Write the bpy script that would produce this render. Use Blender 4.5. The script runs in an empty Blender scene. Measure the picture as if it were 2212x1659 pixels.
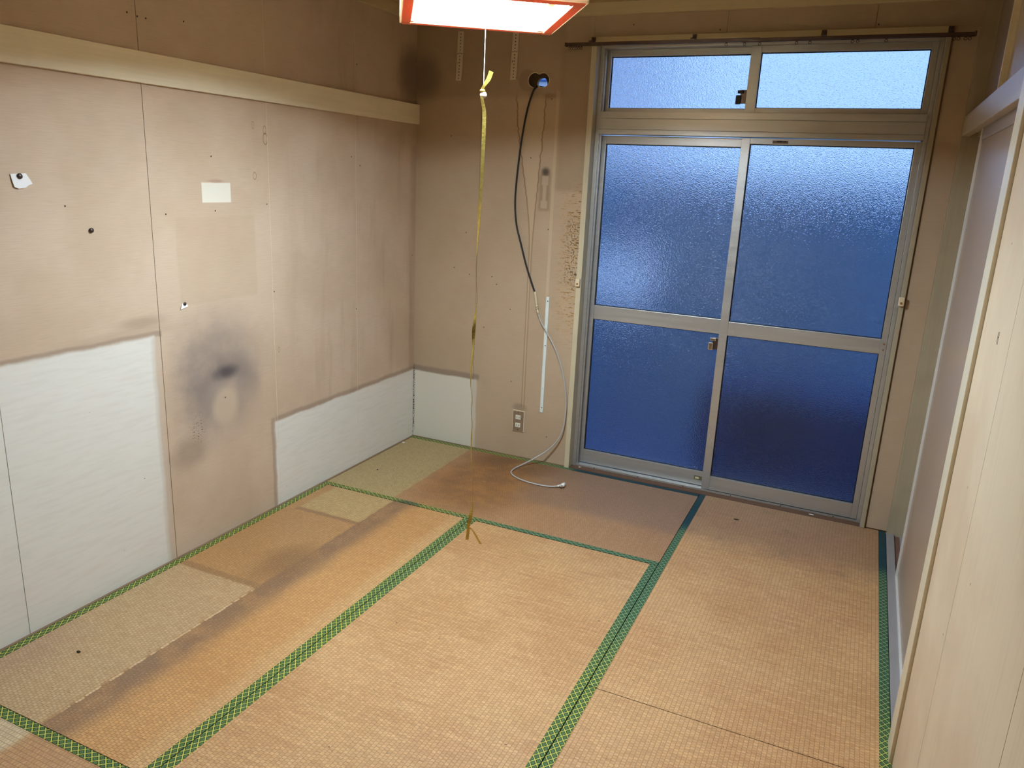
import bpy, bmesh, math, random
from mathutils import Vector, Matrix
from mathutils.geometry import tessellate_polygon

random.seed(7)
scn = bpy.context.scene
COL = scn.collection
PI = math.pi

# ------------------------------------------------------------------ camera
cam_data = bpy.data.cameras.new('camera')
cam_data.sensor_width = 36.0
cam_data.lens = 26.98
cam_data.clip_start = 0.02
cam = bpy.data.objects.new('camera', cam_data)
COL.objects.link(cam)
YAW, PITCH, ROLL = 0.420975, 0.263899, 0.046219
fw = Vector((-math.sin(YAW) * math.cos(PITCH), math.cos(YAW) * math.cos(PITCH), -math.sin(PITCH)))
rt = Vector((math.cos(YAW), math.sin(YAW), 0))
up = rt.cross(fw)
rt2 = math.cos(ROLL) * rt + math.sin(ROLL) * up
up2 = -math.sin(ROLL) * rt + math.cos(ROLL) * up
R = Matrix((rt2, up2, -fw)).transposed().to_4x4()
cam.matrix_world = Matrix.Translation((2.3703, -3.8381, 1.5618)) @ R
scn.camera = cam

# ------------------------------------------------------------------ sky (even, dull blue dusk)
SKY = 1.6
world = bpy.data.worlds.new('dusk_sky')
scn.world = world
world.use_nodes = True
bg = world.node_tree.nodes['Background']
bg.inputs['Color'].default_value = (0.36, 0.575, 1.0, 1)
bg.inputs['Strength'].default_value = SKY

# ------------------------------------------------------------------ exposure
LAMP = 318.0
vs = scn.view_settings
vs.view_transform = 'Standard'
vs.look = 'None'
vs.exposure = 0.0
vs.gamma = 1.0
vs.use_curve_mapping = False
cy = scn.cycles
cy.max_bounces = 7
cy.diffuse_bounces = 4
cy.glossy_bounces = 3
cy.transmission_bounces = 6
cy.transparent_max_bounces = 4
cy.caustics_reflective = False
cy.caustics_refractive = True
cy.sample_clamp_indirect = 6.0
cy.use_adaptive_sampling = True
cy.adaptive_threshold = 0.06
cy.adaptive_min_samples = 20
cy.use_light_tree = False

# ================================================================== materials
def lin(r, g, b):
    f = lambda c: (c / 255 / 12.92) if c / 255 <= 0.04045 else ((c / 255 + 0.055) / 1.055) ** 2.4
    return (f(r), f(g), f(b), 1.0)


class NB:
    """small node-graph writer"""
    def __init__(s, name, rough=0.6, metal=0.0, spec=0.5):
        s.mat = bpy.data.materials.new(name)
        s.mat.use_nodes = True
        s.t = s.mat.node_tree
        s.b = s.t.nodes['Principled BSDF']
        s.b.inputs['Roughness'].default_value = rough
        s.b.inputs['Metallic'].default_value = metal
        s.b.inputs['Specular IOR Level'].default_value = spec
        s._pos = None
        s._vc = {}

    def node(s, typ):
        return s.t.nodes.new(typ)

    def set(s, sock, v):
        if isinstance(v, bpy.types.NodeSocket):
            s.t.links.new(v, sock)
        else:
            sock.default_value = v

    def pos(s):
        if s._pos is None:
            g = s.node('ShaderNodeNewGeometry')
            x = s.node('ShaderNodeSeparateXYZ')
            s.t.links.new(g.outputs['Position'], x.inputs[0])
            s._pos = (x.outputs[0], x.outputs[1], x.outputs[2])
        return s._pos

    def m(s, op, a, b=0.0, c=0.0):
        n = s.node('ShaderNodeMath')
        n.operation = op
        s.set(n.inputs[0], a)
        s.set(n.inputs[1], b)
        s.set(n.inputs[2], c)
        return n.outputs[0]

    def add(s, a, b): return s.m('ADD', a, b)
    def sub(s, a, b): return s.m('SUBTRACT', a, b)
    def mul(s, a, b): return s.m('MULTIPLY', a, b)
    def mx(s, a, b): return s.m('MAXIMUM', a, b)
    def inv(s, a): return s.m('SUBTRACT', 1.0, a)

    def ss(s, x, a, b, lo=0.0, hi=1.0):
        n = s.node('ShaderNodeMapRange')
        n.interpolation_type = 'SMOOTHSTEP'
        s.set(n.inputs[0], x)
        n.inputs[1].default_value = a
        n.inputs[2].default_value = b
        n.inputs[3].default_value = lo
        n.inputs[4].default_value = hi
        return n.outputs[0]

    def band(s, u, u0, u1, e):
        return s.mul(s.ss(u, u0 - e, u0 + e), s.ss(u, u1 + e, u1 - e))

    def box(s, u, v, u0, u1, v0, v1, e=0.006):
        return s.mul(s.band(u, u0, u1, e), s.band(v, v0, v1, e))

    def uvd(s, u, v, cu, cv, ru, rv):
        """elliptic distance of (u, v) from a centre"""
        n = s.node('ShaderNodeVectorMath')
        n.operation = 'MULTIPLY_ADD'
        s.set(n.inputs[0], s.vec(u, v))
        n.inputs[1].default_value = (1 / ru, 1 / rv, 0)
        n.inputs[2].default_value = (-cu / ru, -cv / rv, 0)
        l = s.node('ShaderNodeVectorMath')
        l.operation = 'LENGTH'
        s.t.links.new(n.outputs[0], l.inputs[0])
        return l.outputs['Value']

    def ell(s, u, v, cu, cv, ru, rv, inner=0.3, outer=1.0):
        return s.ss(s.uvd(u, v, cu, cv, ru, rv), outer, inner)

    def ring(s, u, v, cu, cv, ru, rv, w=0.12):
        d = s.uvd(u, v, cu, cv, ru, rv)
        return s.ss(s.m('ABSOLUTE', s.sub(d, 1.0)), w, 0.0)

    def dots(s, u, v, pts, r):
        """one mask for many small round marks"""
        p = s.vec(u, v)
        best = None
        for (a, b) in pts:
            n = s.node('ShaderNodeVectorMath')
            n.operation = 'DISTANCE'
            s.t.links.new(p, n.inputs[0])
            n.inputs[1].default_value = (a, b, 0)
            best = n.outputs['Value'] if best is None else s.m('MINIMUM', best, n.outputs['Value'])
        return s.ss(best, r, r * 0.5)

    def vec(s, x, y, z=0.0):
        key = tuple(v.as_pointer() if isinstance(v, bpy.types.NodeSocket) else v for v in (x, y, z))
        if key in s._vc:
            return s._vc[key]
        n = s.node('ShaderNodeCombineXYZ')
        s.set(n.inputs[0], x)
        s.set(n.inputs[1], y)
        s.set(n.inputs[2], z)
        s._vc[key] = n.outputs[0]
        return n.outputs[0]

    def noise(s, vec, scale=5.0, detail=3.0, rough=0.55):
        n = s.node('ShaderNodeTexNoise')
        s.set(n.inputs['Vector'], vec)
        n.inputs['Scale'].default_value = scale
        n.inputs['Detail'].default_value = detail
        n.inputs['Roughness'].default_value = rough
        return n.outputs['Fac']

    def mix(s, f, a, b, blend='MIX'):
        n = s.node('ShaderNodeMix')
        n.data_type = 'RGBA'
        n.blend_type = blend
        s.set(n.inputs[0], f)
        s.set(n.inputs[6], a)
        s.set(n.inputs[7], b)
        return n.outputs[2]

    def gray(s, f):
        n = s.node('ShaderNodeCombineColor')
        for i in range(3):
            s.set(n.inputs[i], f)
        return n.outputs[0]

    def color(s, c): s.set(s.b.inputs['Base Color'], c)
    def rough(s, c): s.set(s.b.inputs['Roughness'], c)

    def bump(s, h, strength=0.3, dist=0.001):
        n = s.node('ShaderNodeBump')
        n.inputs['Strength'].default_value = strength
        n.inputs['Distance'].default_value = dist
        s.set(n.inputs['Height'], h)
        s.t.links.new(n.outputs[0], s.b.inputs['Normal'])


MAT = {}


def simple(name, rgb, rough=0.6, metal=0.0, spec=0.5, var=0.06, scale=14.0, bump=0.0):
    nb = NB(name, rough, metal, spec)
    x, y, z = nb.pos()
    n = nb.noise(nb.vec(x, y, z), scale, 4.0)
    c = lin(*rgb)
    nb.color(nb.mix(n, tuple(v * (1 - var) for v in c[:3]) + (1,), tuple(min(1, v * (1 + var)) for v in c[:3]) + (1,)))
    if bump:
        nb.bump(n, bump, 0.001)
    MAT[name] = nb.mat
    return nb.mat


def wood_grain(name, rgb, rough=0.5, axis='y', var=0.10, spec=0.5):
    nb = NB(name, rough, 0.0, spec)
    x, y, z = nb.pos()
    s = {'x': (3, 90, 90), 'y': (90, 3, 90), 'z': (90, 90, 3)}[axis]
    n = nb.noise(nb.vec(nb.mul(x, s[0]), nb.mul(y, s[1]), nb.mul(z, s[2])), 1.0, 3.0)
    b = nb.noise(nb.vec(x, y, z), 5.0, 3.0)
    c = lin(*rgb)[:3]
    col = nb.mix(n, tuple(v * (1 - var) for v in c) + (1,), tuple(v * (1 + var) for v in c) + (1,))
    col = nb.mix(nb.ss(b, 0.5, 0.75, 0, 0.35), col, tuple(v * 0.75 for v in c) + (1,))
    nb.color(col)
    nb.bump(n, 0.08, 0.0006)
    MAT[name] = nb.mat
    return nb.mat


# ---- papered wall boards -------------------------------------------------
BEIGE = lin(204, 182, 159)
BEIGE_D = lin(194, 171, 147)
PALE = lin(222, 219, 210)
PINK = lin(208, 184, 162)


def paper_base(nb, u, v):
    """beige printed paper with fine horizontal grain; returns colour, grain"""
    big = nb.noise(nb.vec(u, v, 0.3), 2.6, 4.0, 0.6)
    col = nb.mix(nb.ss(big, 0.38, 0.66), BEIGE, BEIGE_D)
    grain = nb.noise(nb.vec(nb.mul(u, 14), nb.mul(v, 330), 0.0), 1.0, 2.0)
    col = nb.mix(nb.ss(grain, 0.35, 0.8, 0.0, 0.22), col, lin(158, 135, 108))
    return col, grain


def specks(nb, u, v, scale, thr, mask):
    n = nb.noise(nb.vec(u, v, 1.7), scale, 2.0, 0.5)
    return nb.mul(nb.ss(n, thr, thr + 0.05), mask)


def wall_left_mat():
    nb = NB('stained_paper_left', 0.62, 0.0, 0.35)
    x, y, z = nb.pos()
    wob = nb.noise(nb.vec(y, z, 5.0), 9.0, 3.0)
    wob = nb.mul(nb.sub(wob, 0.5), 0.018)
    u, v = nb.add(y, wob), nb.add(z, wob)
    col, grain = paper_base(nb, y, z)
    # streaky vertical grime, stronger towards the corner with the back wall
    st = nb.noise(nb.vec(nb.mul(y, 9), nb.mul(z, 1.2), 2.0), 1.0, 3.0)
    col = nb.mix(nb.mul(nb.ss(st, 0.5, 0.72, 0, 0.40), nb.ss(y, -1.5, -0.6)), col, lin(158, 134, 110))
    # poster ghost on second board
    col = nb.mix(nb.mul(nb.box(u, v, -1.700, -1.285, 1.022, 1.355, 0.008), 0.30), col, lin(176, 152, 124))
    # grey soot cloud
    cl = nb.noise(nb.vec(y, z, 8.0), 7.0, 4.0, 0.6)
    soot = nb.ell(nb.add(y, nb.mul(nb.sub(cl, 0.5), 0.16)), z, -1.535, 0.70, 0.34, 0.38, 0.30, 1.0)
    soot = nb.mul(soot, nb.ss(y, -1.815, -1.76))
    col = nb.mix(nb.mul(soot, nb.ss(cl, 0.2, 0.7, 0.40, 0.80)), col, lin(136, 124, 118))
    arc = nb.ring(nb.add(y, nb.mul(nb.sub(cl, 0.5), 0.10)), z, -1.49, 0.58, 0.155, 0.165, 0.55)
    arc = nb.mul(arc, nb.ss(z, 0.52, 0.72))
    col = nb.mix(nb.mul(arc, 0.35), col, lin(92, 84, 86))
    blob = nb.ell(nb.add(y, nb.mul(nb.sub(cl, 0.5), 0.10)), z, -1.487, 0.715, 0.10, 0.045, 0.15, 1.0)
    col = nb.mix(nb.mul(blob, 0.82), col, lin(66, 62, 66))
    clean = nb.ell(y, z, -1.50, 0.57, 0.085, 0.10, 0.5, 1.1)
    col = nb.mix(nb.mul(clean, 0.75), col, lin(192, 172, 148))
    low = nb.ell(nb.add(y, nb.mul(nb.sub(cl, 0.5), 0.12)), z, -1.70, 0.42, 0.13, 0.10, 0.2, 1.0)
    col = nb.mix(nb.mul(low, 0.45), col, lin(120, 104, 92))
    sp = specks(nb, y, z, 150.0, 0.60, nb.ell(y, z, -1.655, 0.51, 0.055, 0.09, 0.2, 1.0))
    col = nb.mix(sp, col, lin(38, 32, 30))
    # fresh pale paper where furniture stood
    pale = nb.mx(nb.box(u, v, -9.0, -1.835, -1.0, 0.925, 0.008), nb.box(u, v, -1.212, 1.0, -1.0, 0.418, 0.007))
    pg = nb.noise(nb.vec(nb.mul(y, 8), nb.mul(z, 60), 3.0), 1.0, 3.0)
    palec = nb.mix(nb.ss(pg, 0.4, 0.7, 0, 0.3), PALE, lin(205, 198, 186))
    edge = nb.mx(nb.box(u, v, -9.0, -1.80, 0.918, 0.942, 0.006), nb.box(u, v, -1.20, 1.0, 0.412, 0.442, 0.009))
    col = nb.mix(nb.mul(edge, 0.55), col, lin(138, 118, 104))
    col = nb.mix(pale, col, palec)
    col = nb.mix(nb.mul(nb.box(u, v, -1.85, -1.815, 0.0, 0.92, 0.008), 0.5), col, lin(196, 184, 166))
    col = nb.mix(nb.mul(nb.box(u, v, -1.23, -1.205, 0.0, 0.44, 0.006), 0.5), col, lin(150, 130, 112))
    col = nb.mix(nb.mul(nb.ell(u, v, -1.88, 0.985, 0.16, 0.035, 0.2, 1.0), 0.45), col, lin(140, 116, 96))
    col = nb.mix(nb.mul(nb.ell(u, v, -1.95, 0.95, 0.35, 0.03, 0.2, 1.0), 0.3), col, lin(150, 126, 106))
    # pale note patch
    col = nb.mix(nb.box(y, z, -1.562, -1.412, 1.410, 1.486, 0.003), col, lin(226, 220, 203))
    col = nb.mix(nb.mul(nb.ell(y, z, -1.49, 1.492, 0.06, 0.010, 0.3, 1.0), 0.5), col, lin(160, 124, 108))
    # little ring marks left by tape and bubbles
    for (cy, cz, ry, rz) in ((-1.272, 1.516, 0.010, 0.014), (-1.203, 1.703, 0.009, 0.016), (-1.201, 1.668, 0.013, 0.022), (-1.271, 1.718, 0.006, 0.014), (-1.163, 0.752, 0.006, 0.012)):
        col = nb.mix(nb.mul(nb.ring(y, z, cy, cz, ry, rz, 0.22), 0.75), col, lin(120, 96, 66))
    # pin holes
    col = nb.mix(nb.dots(y, z, ((-2.135, 1.405), (-1.505, 1.585), (-1.499, 1.378), (-1.205, 1.400), (-1.500, 0.607), (-1.74, 1.37), (-0.60, 1.62), (-0.53, 1.58), (-0.55, 2.05), (-1.60, 2.05), (-1.80, 2.03), (-0.57, 0.86), (-1.18, 1.02), (-0.03, 1.1), (-1.84, 2.035), (-1.765, 2.03)), 0.0042), col, lin(40, 28, 20))
    # damp smudge high in the corner
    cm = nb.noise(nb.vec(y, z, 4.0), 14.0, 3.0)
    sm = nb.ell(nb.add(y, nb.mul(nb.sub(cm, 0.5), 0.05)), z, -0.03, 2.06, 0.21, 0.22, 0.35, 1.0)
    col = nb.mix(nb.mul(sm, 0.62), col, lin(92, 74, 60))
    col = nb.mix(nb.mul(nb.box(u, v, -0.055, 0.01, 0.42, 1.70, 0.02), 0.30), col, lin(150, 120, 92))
    # black mould dots close to the corner and scratches on pale paper
    col = nb.mix(specks(nb, y, z, 60.0, 0.755, pale), col, lin(100, 90, 84))
    md = specks(nb, y, z, 160.0, 0.50, nb.mul(nb.ss(y, -0.012, -0.001), nb.ss(z, 0.45, 0.40)))
    col = nb.mix(md, col, lin(30, 24, 22))
    nb.color(col)
    nb.bump(grain, 0.10, 0.0006)
    MAT['wall_left'] = nb.mat


def wall_back_mat():
    nb = NB('stained_paper_back', 0.62, 0.0, 0.35)
    x, y, z = nb.pos()
    wob = nb.noise(nb.vec(x, z, 5.0), 9.0, 3.0)
    wobs = nb.mul(nb.sub(wob, 0.5), 0.014)
    u, v = nb.add(x, wobs), nb.add(z, wobs)
    col, grain = paper_base(nb, x, z)
    col = nb.mix(0.5, col, lin(170, 149, 119))
    # pale foot of wall beside corner
    pale = nb.box(u, v, -1.0, 0.428, -1.0, 0.415, 0.007)
    col = nb.mix(nb.mul(nb.box(u, v, -1.0, 0.44, 0.41, 0.448, 0.009), 0.6), col, lin(128, 112, 102))
    col = nb.mix(pale, col, lin(216, 212, 198))
    col = nb.mix(nb.mul(nb.box(u, v, 0.405, 0.455, -1.0, 0.42, 0.012), 0.45), col, lin(190, 172, 146))
    # water runs below the pipe hole : tinted tongue with brown rims that narrows to a strip
    ctr = nb.add(nb.mul(nb.ss(z, 1.2, 2.0), -0.038), 0.724)
    half = nb.add(0.007, nb.mul(nb.ss(z, 1.15, 2.02), 0.075))
    jag = nb.noise(nb.vec(nb.mul(x, 3), nb.mul(z, 30), 0.0), 1.0, 3.0)
    d = nb.m('ABSOLUTE', nb.sub(nb.add(x, nb.mul(nb.sub(jag, 0.5), nb.ss(z, 1.2, 1.9, 0.004, 0.03))), ctr))
    inside = nb.mul(nb.ss(nb.sub(d, half), 0.002, -0.002), nb.ss(z, 1.99, 1.93))
    inside = nb.mul(inside, nb.ss(z, 0.28, 0.30))
    rim = nb.mul(nb.ss(nb.m('ABSOLUTE', nb.sub(d, half)), 0.0055, 0.001), nb.ss(z, 2.0, 1.92))
    rim = nb.mul(rim, nb.ss(z, 0.29, 0.31))
    col = nb.mix(nb.mul(inside, 0.55), col, lin(200, 178, 146))
    col = nb.mix(nb.mul(rim, nb.ss(z, 1.0, 1.7, 0.42, 0.68)), col, lin(118, 80, 48))
    # paler stripe of a removed cable duct
    stripe = nb.mul(nb.band(x, 0.826, 0.843, 0.0015), nb.ss(z, 2.0, 1.98))
    stripe = nb.mul(stripe, nb.ss(z, 0.93, 0.96))
    col = nb.mix(nb.mul(stripe, 0.55), col, lin(206, 186, 154))
    # ghost of a removed wall device, dumb-bell shaped
    body = nb.mx(nb.box(x, z, 0.770, 0.806, 1.525, 1.572, 0.004), nb.box(x, z, 0.768, 0.806, 1.405, 1.445, 0.004))
    body = nb.mx(body, nb.box(x, z, 0.777, 0.797, 1.43, 1.54, 0.004))
    halo = nb.ell(x, z, 0.788, 1.592, 0.036, 0.034, 0.2, 1.0)
    halo2 = nb.box(x, z, 0.756, 0.818, 1.395, 1.58, 0.012)
    col = nb.mix(nb.mul(halo2, 0.55), col, lin(136, 112, 86))
    col = nb.mix(nb.mul(halo, 0.85), col, lin(60, 50, 40))
    col = nb.mix(nb.mul(body, 0.85), col, lin(188, 168, 144))
    # mould and peeling strip beside the window casing
    mm = nb.mul(nb.mul(nb.ss(x, 0.845, 0.99), nb.ss(x, 1.02, 1.01)), nb.mul(nb.ss(z, 0.60, 0.95), nb.ss(z, 1.62, 1.40)))
    hz = nb.noise(nb.vec(nb.mul(x, 25), nb.mul(z, 110), 0.0), 1.0, 4.0, 0.7)
    col = nb.mix(nb.mul(nb.ss(hz, 0.44, 0.60), nb.mul(mm, 0.8)), col, lin(206, 164, 106))
    col = nb.mix(nb.mul(nb.ss(hz, 0.53, 0.62), mm), col, lin(104, 78, 46))
    bm_ = specks(nb, x, z, 120.0, 0.545, nb.mul(nb.box(x, z, 0.93, 0.995, 1.02, 1.36, 0.05), 1.0))
    col = nb.mix(nb.mul(bm_, 0.9), col, lin(44, 36, 26))
    # smudges
    cm = nb.noise(nb.vec(x, z, 4.0), 14.0, 3.0)
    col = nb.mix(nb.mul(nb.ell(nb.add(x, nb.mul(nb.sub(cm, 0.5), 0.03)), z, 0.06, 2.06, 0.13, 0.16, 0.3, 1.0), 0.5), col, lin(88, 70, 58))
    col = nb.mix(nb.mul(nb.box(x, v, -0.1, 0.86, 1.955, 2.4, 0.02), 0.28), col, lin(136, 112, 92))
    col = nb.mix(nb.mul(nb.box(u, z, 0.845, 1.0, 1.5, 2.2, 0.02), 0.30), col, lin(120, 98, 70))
    col = nb.mix(nb.mul(nb.ell(x, z, 0.705, 0.295, 0.06, 0.035, 0.3, 1.0), 0.40), col, lin(104, 88, 72))
    col = nb.mix(nb.mul(nb.ell(x, z, 0.66, 2.04, 0.055, 0.06, 0.75, 1.0), 0.3), col, lin(120, 84, 66))
    col = nb.mix(nb.mul(nb.ell(x, z, 0.79, 1.965, 0.05, 0.02, 0.2, 1.0), 0.4), col, lin(124, 76, 48))
    col = nb.mix(nb.dots(x, z, ((0.222, 1.76), (0.50, 1.02), (0.62, 0.85), (0.53, 0.98), (0.645, 0.44), (0.70, 1.66), (0.33, 1.25), (0.26, 1.05), (0.36, 1.02), (0.46, 0.73), (0.80, 1.95), (0.82, 1.30), (1.20, 2.285), (1.61, 2.25), (2.27, 2.25), (0.88, 0.15), (0.975, 1.0)), 0.0038), col, lin(40, 28, 20))
    md = specks(nb, x, z, 150.0, 0.46, nb.mul(nb.ss(x, 0.014, 0.002), nb.mul(nb.ss(z, 0.47, 0.40), nb.ss(z, 0.02, 0.06))))
    col = nb.mix(md, col, lin(28, 22, 20))
    nb.color(col)
    nb.bump(grain, 0.10, 0.0006)
    MAT['wall_back'] = nb.mat


def wall_right_mat():
    nb = NB('paper_right', 0.50, 0.0, 0.4)
    x, y, z = nb.pos()
    big = nb.noise(nb.vec(y, z, 0.3), 2.2, 4.0, 0.6)
    col = nb.mix(nb.ss(big, 0.36, 0.66), lin(214, 196, 168), lin(202, 180, 152))
    g = nb.noise(nb.vec(nb.mul(y, 70), nb.mul(z, 3), 0.0), 1.0, 3.0)
    col = nb.mix(nb.ss(g, 0.45, 0.8, 0, 0.25), col, lin(184, 162, 136))
    for (cy, cz) in ((-1.96, 0.94), (-2.22, 0.83), (-1.86, 1.47), (-2.05, 0.62)):
        col = nb.mix(nb.ell(y, z, cy, cz, 0.004, 0.004, 0.5, 1.0), col, lin(92, 70, 52))
    nb.color(col)
    MAT['wall_right'] = nb.mat


# ---- tatami -----------------------------------------------------------
def tatami_mat(name, long_axis):
    nb = NB(name, 0.55, 0.0, 0.45)
    x, y, z = nb.pos()
    a, c = (x, y) if long_axis == 'x' else (y, x)      # a along the mat, c across
    jit = nb.noise(nb.vec(nb.mul(a, 60), nb.mul(c, 10), 0.0), 1.0, 2.0)
    br = nb.node('ShaderNodeTexBrick')
    nb.set(br.inputs['Vector'], nb.vec(nb.add(a, nb.mul(jit, 0.006)), c, 0.0))
    br.offset = 0.5
    br.inputs['Color1'].default_value = (0, 0, 0, 1)
    br.inputs['Color2'].default_value = (1, 1, 1, 1)
    br.inputs['Mortar'].default_value = (0.5, 0.5, 0.5, 1)
    br.inputs['Scale'].default_value = 1.0
    br.inputs['Mortar Size'].default_value = 0.0014
    br.inputs['Mortar Smooth'].default_value = 1.0
    br.inputs['Brick Width'].default_value = 0.0115
    br.inputs['Row Height'].default_value = 0.0135
    cell = br.outputs['Color']
    gap = br.outputs['Fac']
    sep = nb.node('ShaderNodeSeparateColor')
    nb.set(sep.inputs[0], cell)
    cellv = sep.outputs[0]
    # straw tone : streaks run across the mat
    stk = nb.noise(nb.vec(nb.mul(a, 110), nb.mul(c, 5.0), 0.0), 1.0, 3.0)
    big = nb.noise(nb.vec(x, y, 0.0), 2.3, 4.0, 0.6)
    col = nb.mix(nb.ss(big, 0.32, 0.68), lin(212, 168, 116), lin(196, 148, 98))
    col = nb.mix(nb.ss(stk, 0.42, 0.70, 0, 0.40), col, lin(232, 192, 142))
    col = nb.mix(nb.ss(stk, 0.45, 0.25, 0, 0.35), col, lin(166, 118, 74))
    wob = nb.mul(nb.sub(nb.noise(nb.vec(x, y, 9.0), 22.0, 3.0), 0.5), 0.016)
    u, v = nb.add(x, wob), nb.add(y, wob)
    big2 = nb.noise(nb.vec(x, y, 3.0), 6.0, 4.0, 0.6)
    # --- back mat
    back = nb.ss(y, -0.886, -0.882)
    bm_ = nb.mul(back, nb.ss(x, 1.765, 1.757))
    col = nb.mix(nb.mul(bm_, 0.65), col, lin(158, 118, 88))
    orange = nb.ell(x, y, 0.70, -0.45, 0.42, 0.58, 0.35, 1.0)
    col = nb.mix(nb.mul(nb.mul(orange, bm_), 0.85), col, nb.mix(nb.ss(big2, 0.35, 0.62), lin(168, 112, 50), lin(124, 82, 44)))
    dk = nb.mul(nb.ell(x, y, 0.78, -0.10, 0.44, 0.22, 0.3, 1.0), nb.ss(big2, 0.25, 0.5))
    col = nb.mix(nb.mul(nb.mul(dk, bm_), 0.75), col, lin(98, 68, 42))
    gp = nb.mul(nb.ss(u, 0.82, 1.05), nb.ss(v, -0.60, -0.50))
    col = nb.mix(nb.mul(nb.mul(gp, bm_), 0.62), col, lin(134, 110, 96))
    scuff = nb.noise(nb.vec(nb.mul(x, 40), nb.mul(y, 120), 0.0), 1.0, 2.0)
    col = nb.mix(nb.mul(nb.mul(nb.ss(scuff, 0.66, 0.72), bm_), nb.mul(nb.ell(x, y, 0.78, -0.40, 0.34, 0.40, 0.2, 1.0), 0.85)), col, lin(214, 190, 150))
    fresh = nb.mul(nb.ss(u, 0.424, 0.414), bm_)
    freshc = nb.mix(stk, lin(186, 172, 122), lin(172, 154, 106))
    col = nb.mix(nb.mul(fresh, 0.90), col, freshc)
    # --- mat along the left wall
    ma = nb.mul(nb.mul(nb.ss(y, -0.882, -0.886), nb.ss(y, -2.694, -2.690)), nb.ss(x, 0.866, 0.862))
    col = nb.mix(nb.mul(ma, 0.55), col, lin(204, 146, 78))
    col = nb.mix(nb.mul(nb.mul(nb.ss(nb.add(x, nb.mul(nb.sub(big2, 0.5), 0.06)), 0.74, 0.80), ma), 0.6), col, lin(216, 176, 124))
    tan = nb.mul(nb.ss(u, 0.46, 0.43), ma)
    col = nb.mix(nb.mul(tan, 0.60), col, lin(170, 132, 88))
    dirt = nb.mul(nb.mul(nb.ss(u, 0.43, 0.445), nb.ss(nb.add(u, nb.mul(nb.sub(big2, 0.5), 0.10)), 0.60, 0.50)), ma)
    col = nb.mix(nb.mul(dirt, nb.ss(big2, 0.3, 0.6, 0.55, 0.92)), col, lin(128, 102, 80))
    dirt2 = nb.mul(nb.ell(nb.add(x, nb.mul(nb.sub(big2, 0.5), 0.15)), y, 0.40, -1.62, 0.16, 0.26, 0.2, 1.0), ma)
    col = nb.mix(nb.mul(dirt2, 0.70), col, lin(126, 94, 62))
    f1 = nb.mul(nb.box(u, v, 0.095, 0.438, -1.165, -0.88, 0.008), ma)
    f2 = nb.mul(nb.box(u, v, -0.1, 0.432, -3.0, -1.835, 0.010), ma)
    col = nb.mix(nb.mul(f1, 0.88), col, nb.mix(stk, lin(204, 180, 126), lin(188, 160, 108)))
    col = nb.mix(nb.mul(f2, 0.85), col, nb.mix(stk, lin(208, 182, 140), lin(186, 156, 116)))
    col = nb.mix(nb.mul(nb.mul(nb.box(u, v, -0.1, 0.44, -1.835, -1.80, 0.006), ma), 0.5), col, lin(130, 100, 70))
    col = nb.mix(nb.mul(nb.mul(nb.box(u, v, 0.09, 0.46, -1.195, -1.168, 0.006), ma), 0.6), col, lin(128, 100, 78))
    col = nb.mix(nb.mul(nb.mul(nb.ell(x, y, 0.05, -2.50, 0.22, 0.30, 0.2, 1.0), ma), 0.35), col, lin(168, 134, 124))
    dash = nb.noise(nb.vec(nb.mul(y, 26), 0.0, 0.0), 1.0, 1.0)
    sc = nb.mul(nb.mul(nb.band(u, 0.434, 0.443, 0.002), nb.ss(dash, 0.44, 0.47)), nb.band(y, -2.62, -1.85, 0.05))
    col = nb.mix(nb.mul(nb.mul(sc, ma), 0.8), col, lin(226, 196, 152))
    # --- front mat
    fm = nb.mul(nb.ss(y, -2.690, -2.694), nb.ss(x, 1.765, 1.757))
    col = nb.mix(nb.mul(nb.mul(nb.ss(u, 0.46, 0.435), fm), 0.85), col, lin(216, 200, 164))
    col = nb.mix(nb.mul(nb.mul(nb.ss(u, 0.435, 0.46), fm), 0.5), col, lin(170, 128, 92))
    # --- mat by the closet doors : worn and grey towards the window
    rm = nb.ss(x, 1.757, 1.765)
    gr = nb.mul(nb.ss(nb.add(y, nb.mul(nb.sub(big2, 0.5), 0.25)), -0.62, -0.40), rm)
    col = nb.mix(nb.mul(gr, 0.65), col, lin(150, 118, 94))
    spot = nb.mul(nb.ss(big2, 0.56, 0.72), nb.mul(nb.ss(y, -0.75, -0.25), rm))
    col = nb.mix(nb.mul(spot, 0.5), col, lin(104, 84, 78))
    # --- scattered dark specks, weave shading
    col = nb.mix(specks(nb, x, y, 45.0, 0.755, 1.0), col, lin(88, 62, 40))
    fine = nb.noise(nb.vec(nb.mul(a, 330), nb.mul(c, 80), 0.0), 1.0, 2.0)
    col = nb.mix(nb.ss(fine, 0.50, 0.72, 0, 0.28), col, lin(236, 206, 160))
    col = nb.mix(nb.ss(fine, 0.48, 0.28, 0, 0.28), col, lin(150, 106, 66))
    line = nb.noise(nb.vec(nb.mul(a, 140), nb.mul(c, 9), 4.0), 1.0, 2.0)
    col = nb.mix(nb.ss(line, 0.66, 0.74, 0, 0.5), col, lin(132, 92, 56))
    col = nb.mix(nb.mul(nb.sub(1.0, cellv), 0.30), col, lin(150, 106, 66))
    col = nb.mix(nb.mul(gap, 0.62), col, lin(108, 72, 42))
    nb.color(col)
    nb.rough(nb.add(0.36, nb.mul(big2, 0.22)))
    h = nb.add(nb.mul(nb.inv(gap), 0.8), nb.mul(cellv, 0.3))
    nb.bump(h, 0.35, 0.0012)
    MAT[name] = nb.mat


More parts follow.
